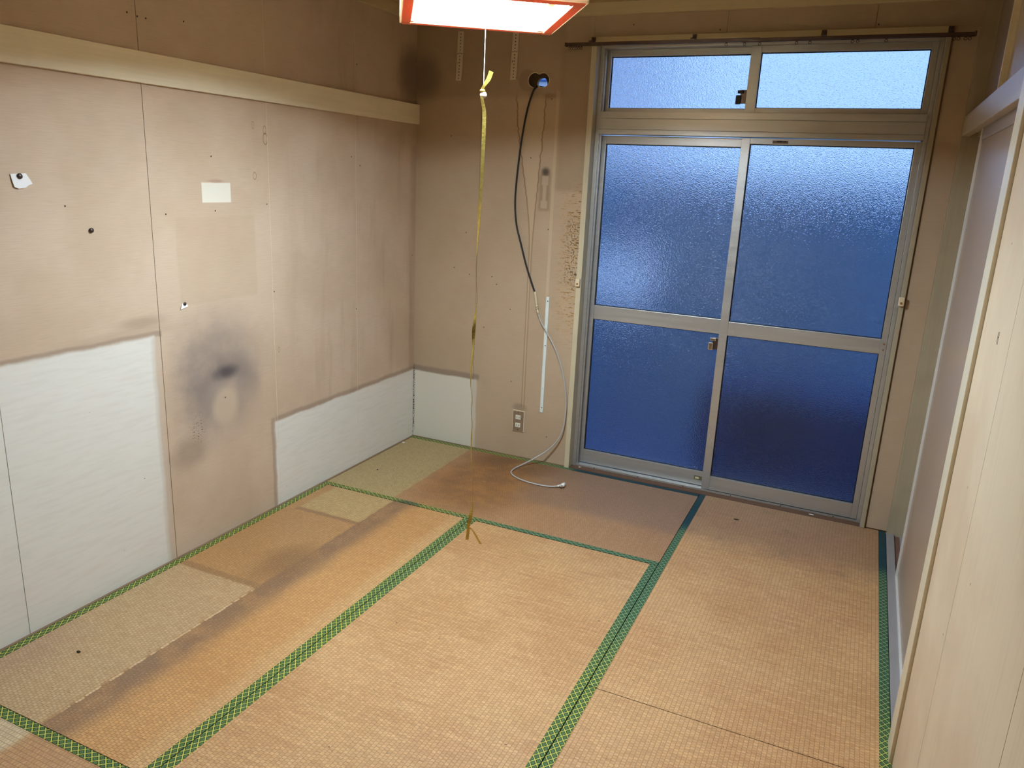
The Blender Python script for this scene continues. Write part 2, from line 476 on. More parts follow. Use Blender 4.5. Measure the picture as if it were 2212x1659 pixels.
def border_mat(name, long_axis):
    nb = NB(name, 0.6, 0.0, 0.3)
    x, y, z = nb.pos()
    a, c = (x, y) if long_axis == 'x' else (y, x)
    p = nb.mul(a, 1 / 0.0270)
    q = nb.mul(c, 1 / 0.0215)
    s1 = nb.m('FRACT', nb.add(nb.add(p, q), 50.0))
    s2 = nb.m('FRACT', nb.add(nb.sub(p, q), 50.0))
    d1 = nb.m('ABSOLUTE', nb.sub(s1, 0.5))
    d2 = nb.m('ABSOLUTE', nb.sub(s2, 0.5))
    e = nb.mx(d1, d2)                       # 0 centre of a diamond .. 0.5 on the lattice
    line = nb.ss(e, 0.395, 0.43)
    inner = nb.mul(nb.ss(e, 0.27, 0.24), nb.ss(e, 0.05, 0.08))
    pet = nb.ss(nb.m('ABSOLUTE', nb.sub(d1, d2)), 0.02, 0.05)
    inner = nb.mul(inner, pet)
    n = nb.noise(nb.vec(x, y, 0.0), 4.0, 3.0)
    far = nb.ss(y, -1.6, -0.7)
    left = nb.ss(x, 1.2, 0.6)
    dark = nb.mix(far, lin(26, 62, 38), lin(20, 60, 50))
    lc = nb.mix(nb.mx(left, nb.ss(y, -1.2, -1.9)), lin(132, 158, 112), lin(192, 188, 86))
    ic = nb.mix(nb.mx(left, nb.ss(y, -1.2, -1.9)), lin(74, 112, 82), lin(104, 134, 74))
    col = nb.mix(nb.mul(inner, 0.8), dark, ic)
    col = nb.mix(line, col, lc)
    worn = nb.mul(nb.ss(nb.add(y, nb.mul(nb.sub(n, 0.5), 0.2)), -0.52, -0.38), nb.ss(x, 1.02, 1.10))
    col = nb.mix(nb.mul(worn, 0.93), col, nb.mix(n, lin(10, 42, 56), lin(17, 64, 74)))
    col = nb.mix(nb.mul(nb.ell(x, y, 0.52, -0.88, 0.09, 0.05, 0.3, 1.0), 0.75), col, lin(60, 72, 62))
    nb.color(col)
    th = nb.noise(nb.vec(nb.mul(x, 900), nb.mul(y, 900), 0.0), 1.0, 1.0)
    nb.bump(th, 0.2, 0.0004)
    MAT[name] = nb.mat


def frosted_glass():
    nb = NB('patterned_frosted_glass', 0.15, 0.0, 0.5)
    nb.b.inputs['Transmission Weight'].default_value = 1.0
    nb.b.inputs['IOR'].default_value = 1.45
    nb.color(lin(232, 240, 250))
    x, y, z = nb.pos()
    n = nb.noise(nb.vec(nb.mul(x, 210), nb.mul(y, 210), nb.mul(z, 330)), 1.0, 0.5, 0.5)
    nb.bump(n, 0.9, 0.0024)
    MAT['glass'] = nb.mat


def alu():
    nb = NB('anodised_aluminium', 0.30, 0.75, 0.5)
    x, y, z = nb.pos()
    n = nb.noise(nb.vec(nb.mul(x, 2), nb.mul(y, 2), nb.mul(z, 60)), 1.0, 3.0)
    nb.color(nb.mix(n, lin(186, 187, 186), lin(206, 206, 203)))
    nb.rough(nb.add(0.28, nb.mul(n, 0.2)))
    MAT['alu'] = nb.mat


def emitter(name, rgb, strength):
    nb = NB(name, 0.5)
    nb.b.inputs['Emission Color'].default_value = rgb
    nb.b.inputs['Emission Strength'].default_value = strength
    nb.color((0.9, 0.9, 0.9, 1))
    MAT[name] = nb.mat


def veneer(name, rgb, trans, amount):
    nb = NB(name, 0.5)
    x, y, z = nb.pos()
    n = nb.noise(nb.vec(nb.mul(x, 40), nb.mul(y, 40), nb.mul(z, 6)), 1.0, 3.0)
    c = lin(*rgb)
    nb.color(nb.mix(n, tuple(v * 0.9 for v in c[:3]) + (1,), c))
    tr = nb.node('ShaderNodeBsdfTranslucent')
    tr.inputs['Color'].default_value = lin(*trans)
    mx = nb.node('ShaderNodeMixShader')
    mx.inputs[0].default_value = amount
    out = nb.t.nodes['Material Output']
    nb.t.links.new(nb.b.outputs[0], mx.inputs[1])
    nb.t.links.new(tr.outputs[0], mx.inputs[2])
    nb.t.links.new(mx.outputs[0], out.inputs['Surface'])
    MAT[name] = nb.mat


wall_left_mat(); wall_back_mat(); wall_right_mat()
tatami_mat('tatami_x', 'x'); tatami_mat('tatami_y', 'y')
border_mat('border_x', 'x'); border_mat('border_y', 'y')
frosted_glass(); alu()
emitter('tube_glow', (0.84, 1.0, 1.12, 1), LAMP)
simple('backing', (232, 218, 188), 0.8)
simple('plaster', (178, 152, 116), 0.85, bump=0.2)
simple('dark', (16, 14, 14), 0.6)
simple('black_rubber', (14, 14, 16), 0.42)
simple('grey_cable', (182, 182, 180), 0.45)
simple('beige_plastic', (206, 194, 160), 0.45)
simple('white_plastic', (232, 231, 224), 0.4)
simple('white_duct', (226, 232, 228), 0.42)
simple('taupe_plate', (138, 118, 96), 0.35)
simple('socket_white', (226, 222, 206), 0.4)
simple('galvanised', (210, 196, 172), 0.45, 0.1)
simple('bronze', (92, 76, 70), 0.32, 0.7)
simple('chrome', (212, 212, 210), 0.18, 1.0)
simple('pin_brown', (58, 42, 36), 0.45)
simple('paper_white', (240, 240, 240), 0.8)
veneer('lamp_cream', (246, 236, 214), (255, 248, 226), 0.72)
veneer('lamp_orange', (228, 134, 94), (255, 140, 90), 0.11)
simple('lamp_white', (244, 244, 240), 0.7, var=0.02)
simple('label_dark', (112, 98, 80), 0.5)
simple('label_olive', (104, 104, 70), 0.5)
simple('ink', (34, 26, 20), 0.6)
simple('outlet_rim', (216, 200, 172), 0.35)
simple('catch_cream', (222, 206, 172), 0.5)
simple('rust', (150, 96, 40), 0.7)
simple('house_white', (214, 214, 220), 0.8)
simple('house_blue', (52, 84, 140), 0.6)
simple('house_pane', (132, 170, 220), 0.2)
simple('concrete', (108, 152, 192), 0.8, bump=0.2)
simple('pale_ground', (178, 178, 176), 0.9)
simple('concrete_dark', (96, 118, 160), 0.9, bump=0.3)
simple('navy_plastic', (30, 70, 132), 0.6)
simple('soil', (70, 60, 50), 0.9)
simple('kitchen_floor', (150, 112, 74), 0.4)
simple('debris_dark', (48, 36, 30), 0.8)
simple('debris_white', (232, 230, 222), 0.8)
wood_grain('rail_wood', (240, 230, 204), 0.5, 'y')
wood_grain('cornice_wood', (206, 190, 150), 0.5, 'x')
wood_grain('casing_wood', (200, 190, 160), 0.45, 'z')
wood_grain('strip_wood', (132, 108, 84), 0.6, 'y')
wood_grain('strip_wood_x', (120, 96, 72), 0.6, 'x', 0.2)
wood_grain('worn_wood', (104, 74, 54), 0.7, 'x', 0.35)
wood_grain('post_wood', (172, 160, 134), 0.5, 'z')
wood_grain('sill_grey', (150, 146, 146), 0.40, 'y')
wood_grain('sill_red', (120, 84, 72), 0.5, 'y')
wood_grain('lintel_wood', (196, 182, 152), 0.32, 'y', 0.06)
wood_grain('jamb_wood', (216, 204, 178), 0.32, 'z', 0.05)
wood_grain('fusuma_frame', (214, 212, 206), 0.35, 'z', 0.04)
wood_grain('fusuma_rail', (158, 142, 118), 0.45, 'y')
wood_grain('ceiling_board', (190, 164, 120), 0.6, 'y', 0.10)
simple('fusuma_face', (172, 150, 130), 0.27, var=0.08, scale=4.0)
simple('upper_face', (196, 178, 150), 0.34, var=0.06, scale=4.0)

gold = NB('gold_tape', 0.22, 0.75)
_x, _y, _z = gold.pos()
_n = gold.noise(gold.vec(_x, _y, _z), 120.0, 2.0)
gold.color(gold.mix(_n, lin(176, 146, 46), lin(224, 204, 120)))
gold.bump(_n, 0.6, 0.002)
MAT['gold'] = gold.mat


# ================================================================== mesh helpers
def finish(name, bm, mat, parent=None, local=False, smooth=False):
    """link a bmesh as ONE object, origin at its own centre"""
    bmesh.ops.recalc_face_normals(bm, faces=bm.faces)
    me = bpy.data.meshes.new(name)
    co = [v.co.copy() for v in bm.verts]
    lo = Vector((min(c.x for c in co), min(c.y for c in co), min(c.z for c in co)))
    hi = Vector((max(c.x for c in co), max(c.y for c in co), max(c.z for c in co)))
    ctr = (lo + hi) / 2
    for v in bm.verts:
        v.co -= ctr
    if smooth:
        for f in bm.faces:
            f.smooth = True
    bm.to_mesh(me)
    bm.free()
    me.materials.append(MAT[mat] if isinstance(mat, str) else mat)
    o = bpy.data.objects.new(name, me)
    COL.objects.link(o)
    o.location = ctr
    if parent is not None:
        o.parent = parent
        if not local:
            base = parent.get('_base')
            if base is not None:
                o.location = ctr - Vector(base)
        o['_base'] = [ctr.x, ctr.y, ctr.z] if not local else [0, 0, 0]
    else:
        o['_base'] = [ctr.x, ctr.y, ctr.z]
    return o


def thing(name, label, cat, loc=(0, 0, 0), rotz=0.0, group=None, kind=None):
    o = bpy.data.objects.new(name, None)
    COL.objects.link(o)
    o.location = loc
    o.rotation_euler = (0, 0, rotz)
    o.empty_display_size = 0.05
    o['_base'] = list(loc)
    if kind:
        o['kind'] = kind
    if label:
        o['label'] = label
    if cat:
        o['category'] = cat
    if group:
        o['group'] = group
    return o


def tag(o, label, cat, group=None, kind=None):
    o['label'] = label
    o['category'] = cat
    if group:
        o['group'] = group
    if kind:
        o['kind'] = kind
    return o


def struct(o, label, cat):
    return tag(o, label, cat, kind='structure')


def add_box(bm, x0, x1, y0, y1, z0, z1, bev=0.0):
    r = bmesh.ops.create_cube(bm, size=1.0)
    vs_ = r['verts']
    sx, sy, sz = x1 - x0, y1 - y0, z1 - z0
    for v in vs_:
        v.co = Vector((x0 + (v.co.x + 0.5) * sx, y0 + (v.co.y + 0.5) * sy, z0 + (v.co.z + 0.5) * sz))
    if bev > 0:
        eds = {e for v in vs_ for e in v.link_edges}
        bmesh.ops.bevel(bm, geom=list(eds), offset=bev, segments=2, affect='EDGES', profile=0.6)


def box(name, x0, x1, y0, y1, z0, z1, mat, parent=None, bev=0.0, local=False):
    bm = bmesh.new()
    add_box(bm, x0, x1, y0, y1, z0, z1, bev)
    return finish(name, bm, mat, parent, local)


def boxes(name, lst, mat, parent=None, bev=0.0, local=False):
    bm = bmesh.new()
    for b in lst:
        add_box(bm, *b, bev)
    return finish(name, bm, mat, parent, local)


def plate(name, outer, holes, axis, t0, t1, mat, parent=None, extra=None):
    """flat board with openings; 2-D loops (p, q) extruded from t0 to t1 along axis"""
    loops = [outer] + holes
    flat = [p for l in loops for p in l]
    tris = tessellate_polygon([[Vector((p[0], p[1], 0)) for p in l] for l in loops])

    def P(p, t):
        return (p[0], t, p[1]) if axis == 'y' else (t, p[0], p[1])
    bm = bmesh.new()
    A = [bm.verts.new(P(p, t0)) for p in flat]
    B_ = [bm.verts.new(P(p, t1)) for p in flat]
    for t in tris:
        try:
            bm.faces.new([A[i] for i in t])
            bm.faces.new([B_[i] for i in reversed(t)])
        except ValueError:
            pass
    k = 0
    for l in loops:
        n = len(l)
        for i in range(n):
            j = (i + 1) % n
            bm.faces.new((A[k + i], A[k + j], B_[k + j], B_[k + i]))
        k += n
    if extra:
        extra(bm)
    return finish(name, bm, mat, parent)


def circle(cx, cy, r, n=32, a0=0.0):
    return [(cx + r * math.cos(a0 + 2 * PI * i / n), cy + r * math.sin(a0 + 2 * PI * i / n)) for i in range(n)]


def smooth_path(pts, n=8):
    """Catmull-Rom through the points"""
    P = [Vector(p) for p in pts]
    out = []
    for i in range(len(P) - 1):
        p0 = P[i - 1] if i > 0 else 2 * P[0] - P[1]
        p1, p2 = P[i], P[i + 1]
        p3 = P[i + 2] if i + 2 < len(P) else 2 * P[-1] - P[-2]
        for k in range(n):
            t = k / n
            out.append(0.5 * ((2 * p1) + (-p0 + p2) * t + (2 * p0 - 5 * p1 + 4 * p2 - p3) * t * t + (-p0 + 3 * p1 - 3 * p2 + p3) * t ** 3))
    out.append(P[-1])
    return out


def add_tube(bm, pts, r, seg=10, cap=True):
    pts = [Vector(p) for p in pts]
    rr = r if isinstance(r, (list, tuple)) else [r] * len(pts)
    prev = None
    rings = []
    for i, p in enumerate(pts):
        d = (pts[min(i + 1, len(pts) - 1)] - pts[max(i - 1, 0)]).normalized()
        if prev is None:
            ref = Vector((1, 0, 0)) if abs(d.x) < 0.9 else Vector((0, 1, 0))
            n = d.cross(ref).normalized()
        else:
            n = (prev - d * prev.dot(d)).normalized()
        prev = n
        b = d.cross(n)
        rings.append([bm.verts.new(p + rr[i] * (math.cos(2 * PI * k / seg) * n + math.sin(2 * PI * k / seg) * b)) for k in range(seg)])
    for a, b in zip(rings, rings[1:]):
        for k in range(seg):
            bm.faces.new((a[k], a[(k + 1) % seg], b[(k + 1) % seg], b[k]))
    if cap:
        bm.faces.new(list(reversed(rings[0])))
        bm.faces.new(rings[-1])


def tube(name, pts, r, mat, parent=None, seg=10, local=False):
    bm = bmesh.new()
    add_tube(bm, pts, r, seg)
    return finish(name, bm, mat, parent, local, smooth=True)


def add_ribbon(bm, pts, w, twist, th=0.0006):
    """flat tape along pts, half width list w, twist angle list (0 = facing the camera side)"""
    pts = [Vector(p) for p in pts]
    rings = []
    for i, p in enumerate(pts):
        d = (pts[min(i + 1, len(pts) - 1)] - pts[max(i - 1, 0)]).normalized()
        n = d.cross(Vector((0.45, -0.89, 0.0))).normalized()
        b = d.cross(n).normalized()
        a = twist[i]
        s = math.cos(a) * n + math.sin(a) * b
        q = d.cross(s).normalized() * th
        rings.append([bm.verts.new(p + s * w[i] + q), bm.verts.new(p - s * w[i] + q), bm.verts.new(p - s * w[i] - q), bm.verts.new(p + s * w[i] - q)])
    for a, b in zip(rings, rings[1:]):
        for k in range(4):
            bm.faces.new((a[k], a[(k + 1) % 4], b[(k + 1) % 4], b[k]))
    bm.faces.new(list(reversed(rings[0])))
    bm.faces.new(rings[-1])


def add_ball(bm, c, r, sx=1, sy=1, sz=1, u=16, v=10):
    res = bmesh.ops.create_uvsphere(bm, u_segments=u, v_segments=v, radius=r)
    for q in res['verts']:
        q.co = Vector((q.co.x * sx, q.co.y * sy, q.co.z * sz)) + Vector(c)


def add_cyl(bm, c, axis, r, h, seg=16):
    res = bmesh.ops.create_cone(bm, cap_ends=True, segments=seg, radius1=r, radius2=r, depth=h)
    M = Matrix.Identity(3)
    if axis == 'x':
        M = Matrix.Rotation(PI / 2, 3, 'Y')
    elif axis == 'y':
        M = Matrix.Rotation(PI / 2, 3, 'X')
    for q in res['verts']:
        q.co = M @ q.co + Vector(c)


# ================================================================== the room shell
CEIL = 2.385
XR = 2.65          # face of the right wall boards
YF = -3.60         # front end of the tatami room (opening to the kitchen where the camera stands)
YK = -5.40         # far kitchen wall

# ---- floor
struct(box('floor', -0.15, 3.5, YK - 0.1, 0.0, -0.20, -0.0525, 'soil'), 'plain wooden subfloor underneath the tatami mats', 'floor')
struct(box('floor', -0.15, 3.5, YK - 0.1, YF, -0.0525, -0.004, 'kitchen_floor'), 'brown boarded kitchen floor in front of the tatami room', 'floor')

# ---- left wall : backing + papered boards
wl = struct(box('wall_left', -0.15, -0.0065, YK - 0.1, 0.20, -0.2, CEIL + 0.1, 'backing'), 'left wall of beige papered boards stained by soot and old furniture', 'wall')
ys = [0.0, -0.564, -1.188, -1.806, -2.422, -3.04, YF, -4.5, YK]
for i in range(len(ys) - 1):
    box('wall_panel', -0.0065, 0.0, ys[i + 1] + 0.0011, ys[i] - (0.0011 if i else 0.0), 0.0, CEIL, 'wall_left', wl)

for yj in (-0.564, -1.188):
    box('joint_strip', -0.0064, -0.0005, yj - 0.0010, yj + 0.0010, 0.0, CEIL, 'backing', wl)

# ---- back wall : frame of plaster with window opening and pipe hole, papered boards in front
WX0, WX1, WZ1 = 1.030, 2.545, 2.205
outer = [(-0.15, -0.2), (WX0, -0.2), (WX0, WZ1), (WX1, WZ1), (WX1, -0.2), (3.5, -0.2), (3.5, CEIL + 0.1), (-0.15, CEIL + 0.1)]
# the pipe hole: two overlapping bores through the board
def two_bores(c1, r1, c2, r2, n=40):
    pts = []
    for i in range(n * 2):
        a = 2 * PI * i / (n * 2)
        # ray from the middle of both bores, farthest hit
        m = Vector(((c1[0] + c2[0]) / 2, (c1[1] + c2[1]) / 2))
        dr = Vector((math.cos(a), math.sin(a)))
        best = 0
        for c, r in ((c1, r1), (c2, r2)):
            oc = m - Vector(c)
            bq = oc.dot(dr)
            disc = bq * bq - (oc.dot(oc) - r * r)
            if disc >= 0:
                best = max(best, -bq + math.sqrt(disc))
        pts.append((m.x + dr.x * best, m.y + dr.y * best))
    return pts

def outer_wall(bm):
    # exterior sheathing behind the cavity, bored through for the pipe
    o2 = [(0.45, 1.80), (0.95, 1.80), (0.95, 2.30), (0.45, 2.30)]
    h2 = circle(0.701, 2.036, 0.029, 28)
    h2 = [(p[0], max(p[1], 2.020)) for p in h2]
    for t0, t1 in ((0.10, 0.125),):
        flat = o2 + h2
        tr = tessellate_polygon([[Vector((p[0], p[1], 0)) for p in o2], [Vector((p[0], p[1], 0)) for p in h2]])
        A = [bm.verts.new((p[0], t0, p[1])) for p in flat]
        B_ = [bm.verts.new((p[0], t1, p[1])) for p in flat]
        for t in tr:
            bm.faces.new([A[i] for i in t]); bm.faces.new([B_[i] for i in reversed(t)])
        for s0, n in ((0, 4), (4, len(h2))):
            for i in range(n):
                j = (i + 1) % n
                bm.faces.new((A[s0 + i], A[s0 + j], B_[s0 + j], B_[s0 + i]))

wb = struct(plate('wall_back', outer, [[(0.55, 1.90), (0.88, 1.90), (0.88, 2.18), (0.55, 2.18)]], 'y', 0.0065, 0.115, 'plaster', extra=outer_wall),
            'back wall of water-stained beige boards around the glazed sliding doors', 'wall')
hole = two_bores((0.700, 2.040), 0.036, (0.746, 2.040), 0.035)
g = 0.0011
plate('wall_panel', [(0, 0), (0.403 - g, 0), (0.403 - g, CEIL), (0, CEIL)], [], 'y', 0.0, 0.0065, 'wall_back', wb)
plate('wall_panel', [(0.403 + g, 0), (1.006, 0), (1.006, CEIL), (0.403 + g, CEIL)], [hole], 'y', 0.0, 0.0065, 'wall_back', wb)
for a, b in ((1.007, 1.640), (1.642, 2.258), (2.260, 2.652)):
    plate('wall_panel', [(a, 2.235), (b, 2.235), (b, CEIL), (a, CEIL)], [], 'y', 0.0, 0.0065, 'wall_back', wb)
plate('wall_panel', [(2.560, 0.003), (2.652, 0.003), (2.652, 2.2345), (2.560, 2.2345)], [], 'y', 0.0, 0.0065, 'wall_back', wb)
# rough rim where the bore was sawn
rim = hole[::1]
bm = bmesh.new()
add_tube(bm, [(p[0], 0.0005, p[1]) for p in rim] + [(rim[0][0], 0.0005, rim[0][1])], 0.0016, 6, cap=False)
finish('hole_rim', bm, 'backing', wb)

# ---- right wall : boards in front, closet opening behind the post
wr = struct(boxes('wall_right', [(2.658, 2.80, YK - 0.1, -1.60, -0.2, CEIL + 0.1), (2.80, 3.5, YK - 0.1, -1.5, -0.2, CEIL + 0.1), (2.86, 3.5, -1.5, 0.115, -0.2, CEIL + 0.1)], 'backing'),
            'right wall of light beige boards in front of the closet opening', 'wall')
ys = [-1.702, -2.085, -2.70, -3.32, YF - 0.4, YK]
for i in range(len(ys) - 1):
    box('wall_panel', XR, 2.658, ys[i + 1] + 0.0011, ys[i] - 0.0011, 0.0, CEIL, 'wall_right', wr)
mk = boxes('scratch_mark', [(XR - 0.0004, XR, -1.948, -1.9455, 1.262, 1.290), (XR - 0.0004, XR, -1.936, -1.9335, 1.262, 1.288), (XR - 0.0004, XR, -1.9465, -1.9345, 1.276, 1.2785)], 'ink', wr)
mk['label'] = 'tiny dark H-shaped mark'
# small wall above the closet lintel
box('upper_panel', 2.700, 2.86, -1.62, -0.700, 1.885, CEIL, 'upper_face', wr)
box('upper_panel', 2.712, 2.86, -0.700, -0.010, 1.885, CEIL, 'fusuma_rail', wr)  # same wall as the near panel; its shade is in the darker tone
box('upper_stile', 2.680, 2.712, -0.722, -0.700, 1.885, CEIL, 'rail_wood', wr)

# ---- wall behind the camera, ceiling
struct(box('wall_front', -0.15, 3.5, YK - 0.15, YK, -0.2, CEIL + 0.1, 'plaster'), 'plain far wall of the kitchen behind the viewer', 'wall')
cl = struct(box('ceiling', -0.15, 3.5, YK - 0.15, 0.125, CEIL + 0.006, CEIL + 0.15, 'dark'), 'brown boarded ceiling above the hanging lamp', 'ceiling')
xs = [0.0, 0.45, 0.90, 1.35, 1.80, 2.25, 2.72]
for i in range(6):
    box('ceiling_panel', xs[i] + 0.0015, xs[i + 1] - 0.0015, YK, 0.0, CEIL, CEIL + 0.006, 'ceiling_board', cl)

# ---- trims
struct(box('trim_1', 0.0, 0.021, YF, -0.0005, 1.816, 1.918, 'rail_wood', bev=0.002), 'broad pale wooden rail across the left wall', 'rail')
struct(box('trim_2', 0.0, 0.024, YF, -0.024, 2.330, CEIL, 'cornice_wood', bev=0.002), 'pale wooden cornice above the left wall boards', 'cornice')
struct(box('trim_3', 0.0, 2.652, -0.024, 0.0, 2.330, CEIL, 'cornice_wood', bev=0.002), 'pale wooden cornice above the glazed sliding doors', 'cornice')
struct(box('baseboard_left', 0.0, 0.011, YF, -0.011, -0.05, 0.0015, 'strip_wood'), 'thin brown wooden strip between left wall and tatami', 'strip')
struct(box('baseboard_back', 0.0, 1.002, -0.010, 0.0, -0.05, 0.0015, 'strip_wood_x'), 'thin brown wooden strip under the stained back wall', 'strip')
struct(box('baseboard_right', XR - 0.002, XR + 0.006, YF, -1.704, -0.05, 0.0005, 'strip_wood'), 'thin brown strip under the right wall boards', 'strip')
# window casing
struct(boxes('trim_4', [(1.003, 1.031, -0.020, 0.055, 0.0, 2.205)], 'casing_wood', bev=0.002), 'cream wooden casing upright beside the mouldy wall', 'casing')
struct(boxes('trim_5', [(1.003, 2.556, -0.014, 0.055, 2.206, 2.234)], 'cornice_wood', bev=0.002), 'wooden casing board over the transom panes', 'casing')
struct(boxes('trim_6', [(2.534, 2.5535, -0.012, 0.055, 0.0, 2.205)], 'post_wood', bev=0.002), 'slim wooden casing upright near the corner post', 'casing')
struct(box('trim_7', 1.032, 2.533, -0.003, 0.046, -0.05, 0.0, 'worn_wood'), 'worn brown wooden threshold below the glazed sliding doors', 'threshold')
# corner post, closet sill, lintel, jamb
struct(box('trim_8', 2.6525, 2.80, -0.014, 0.10, -0.05, CEIL, 'post_wood', bev=0.002), 'grey-beige wooden corner post beside the closet', 'post')
sl = thing('trim_9', 'grooved wooden closet sill with two sliding tracks', 'sill', (2.71, -0.8, -0.05), kind='structure')
boxes('sill_board', [(2.650, 2.684, -1.60, -0.0145, -0.05, 0.0)], 'sill_grey', sl, bev=0.0015)
boxes('sill_ridge', [(2.708, 2.730, -1.60, -0.0145, -0.05, 0.0)], 'sill_grey', sl, bev=0.001)
boxes('sill_groove', [(2.684, 2.708, -1.60, -0.0145, -0.05, -0.010)], 'sill_red', sl)
boxes('sill_groove', [(2.730, 2.86, -1.60, -0.0145, -0.05, -0.012)], 'sill_red', sl)
struct(boxes('trim_10', [(2.655, 2.684, -1.60, -0.0145, 1.805, 1.885), (2.684, 2.712, -1.60, -0.0145, 1.822, 1.885), (2.712, 2.732, -1.60, -0.0145, 1.805, 1.885), (2.732, 2.86, -1.60, -0.0145, 1.822, 1.885)], 'lintel_wood', bev=0.0012),
       'glossy wooden closet lintel catching blue window light', 'lintel')
struct(boxes('trim_11', [(2.640, 2.70, -1.700, -1.602, -0.05, CEIL)], 'jamb_wood', bev=0.0015), 'smooth pale door jamb between closet and beige boards', 'jamb')

# ---- closet sliding doors (papered fusuma)
def fusuma(name, label, x0, ya, yb):
    d = thing(name, label, 'sliding door', (x0 + 0.009, (ya + yb) / 2, -0.008), kind='structure')
    box('door_face', x0, x0 + 0.016, yb + 0.02, ya - 0.02, 0.01, 1.765, 'fusuma_face', d)
    box('stile', x0 - 0.007, x0 + 0.018, ya - 0.022, ya, -0.008, 1.815, 'fusuma_frame', d, bev=0.0015)
    box('stile', x0 - 0.007, x0 + 0.018, yb, yb + 0.022, -0.008, 1.815, 'fusuma_frame', d, bev=0.0015)
    box('bottom_rail', x0 - 0.007, x0 + 0.018, yb + 0.022, ya - 0.022, -0.008, 0.012, 'fusuma_frame', d, bev=0.0015)
    box('top_rail', x0 - 0.004, x0 + 0.018, yb + 0.022, ya - 0.022, 1.764, 1.815, 'fusuma_rail', d, bev=0.0015)
    # oval finger pull: rim and dark cup
    bm = bmesh.new()
    ring = [(x0 - 0.001, yb + 0.17 + 0.024 * math.cos(t), 0.84 + 0.055 * math.sin(t)) for t in [2 * PI * k / 28 for k in range(29)]]
    add_tube(bm, ring, 0.0035, 8, cap=False)
    p = finish('finger_pull', bm, 'dark', d, smooth=True)
    bm = bmesh.new()
    vs_ = [bm.verts.new((x0 - 0.0006, yb + 0.17 + 0.024 * math.cos(2 * PI * k / 28), 0.84 + 0.055 * math.sin(2 * PI * k / 28))) for k in range(28)]
    ct = bm.verts.new((x0 + 0.003, yb + 0.17, 0.84))
    for k in range(28):
        bm.faces.new((vs_[k], vs_[(k + 1) % 28], ct))
    finish('pull_cup', bm, 'dark', p)
    return d

fusuma('door_1', 'papered closet sliding door with dark finger pull, white frame strip', 2.687, -0.467, -1.575)
fusuma('door_2', 'rear closet sliding door in the second track', 2.735, -0.016, -0.90)

# ================================================================== glazed sliding doors with transom
wn = thing('window_1', 'tall aluminium glazed sliding doors with frosted panes and transom', 'window', (1.78, 0.07, 0.0), kind='structure')
boxes('outer_frame', [(1.0315, 1.050, 0.040, 0.120, 0.0, 2.2045), (2.516, 2.5335, 0.040, 0.120, 0.0, 2.2045), (1.050, 2.516, 0.034, 0.120, 2.188, 2.2045), (1.050, 1.058, 0.052, 0.066, 0.0, 2.188), (2.508, 2.516, 0.078, 0.100, 0.0, 2.188)], 'alu', wn, bev=0.001)
sillp = boxes('sill_track', [(1.0315, 2.5335, 0.046, 0.125, -0.05, 0.004), (1.0315, 2.5335, 0.046, 0.050, 0.004, 0.009), (1.0315, 2.5335, 0.076, 0.080, 0.004, 0.010)], 'alu', wn)
bm = bmesh.new()
for k in range(6):
    add_cyl(bm, (1.16 + k * 0.25, 0.0455, 0.004), 'y', 0.003, 0.002, 10)
finish('sill_screws', bm, 'bronze', sillp)
boxes('transom_bar', [(1.050, 2.516, 0.030, 0.037, 1.7885, 1.8105), (1.050, 2.516, 0.030, 0.037, 1.8125, 1.8625), (1.050, 2.516, 0.030, 0.037, 1.8645, 1.895), (1.050, 2.516, 0.0372, 0.120, 1.7885, 1.895)], 'alu', wn, bev=0.0006)


def sash(name, x0, x1, z0, z1, y0, sl, sr, rb, rtop, mids, depth=0.029):
    s = bpy.data.objects.new(name, None)
    COL.objects.link(s)
    s.parent = wn
    base = Vector(((x0 + x1) / 2, y0 + depth / 2, z0))
    s.location = base - Vector(wn['_base'])
    s['_base'] = list(base)
    y1 = y0 + depth
    box('stile', x0, x0 + sl, y0, y1, z0, z1, 'alu', s, bev=0.0015)
    box('stile', x1 - sr, x1, y0, y1, z0, z1, 'alu', s, bev=0.0015)
    box('rail', x0 + sl, x1 - sr, y0 + 0.001, y1, z0, z0 + rb, 'alu', s, bev=0.0015)
    box('rail', x0 + sl, x1 - sr, y0 + 0.001, y1, z1 - rtop, z1, 'alu', s, bev=0.0015)
    edges = [z0 + rb]
    for (a, b) in mids:
        box('mid_rail', x0 + sl, x1 - sr, y0 + 0.001, y1, a, b, 'alu', s, bev=0.0015)
        edges += [a, b]
    edges.append(z1 - rtop)
    for a, b in zip(edges[0::2], edges[1::2]):
        p = box('pane', x0 + sl - 0.002, x1 - sr + 0.002, y0 + 0.018, y0 + 0.022, a - 0.002, b + 0.002, 'glass', s)
        bx0, bx1 = x0 + sl, x1 - sr
        boxes('gasket', [(bx0, bx0 + 0.004, y0 + 0.014, y0 + 0.018, a, b), (bx1 - 0.004, bx1, y0 + 0.014, y0 + 0.018, a, b), (bx0 + 0.004, bx1 - 0.004, y0 + 0.014, y0 + 0.018, a, a + 0.003), (bx0 + 0.004, bx1 - 0.004, y0 + 0.014, y0 + 0.018, b - 0.004, b)], 'black_rubber', s)
    return s

sR = sash('sliding_sash', 1.754, 2.515, 0.0105, 1.7845, 0.053, 0.040, 0.026, 0.075, 0.026, [(0.841, 0.911)])
sL = sash('sliding_sash', 1.0245 + 0.0275, 1.792, 0.0105, 1.7845, 0.0855, 0.024, 0.036, 0.078, 0.040, [(0.838, 0.913)])
tR = sash('transom_sash', 1.751, 2.515, 1.8965, 2.1875, 0.053, 0.046, 0.026, 0.022, 0.030, [])
tL = sash('transom_sash', 1.052, 1.790, 1.8965, 2.1875, 0.0855, 0.022, 0.036, 0.020, 0.030, [])


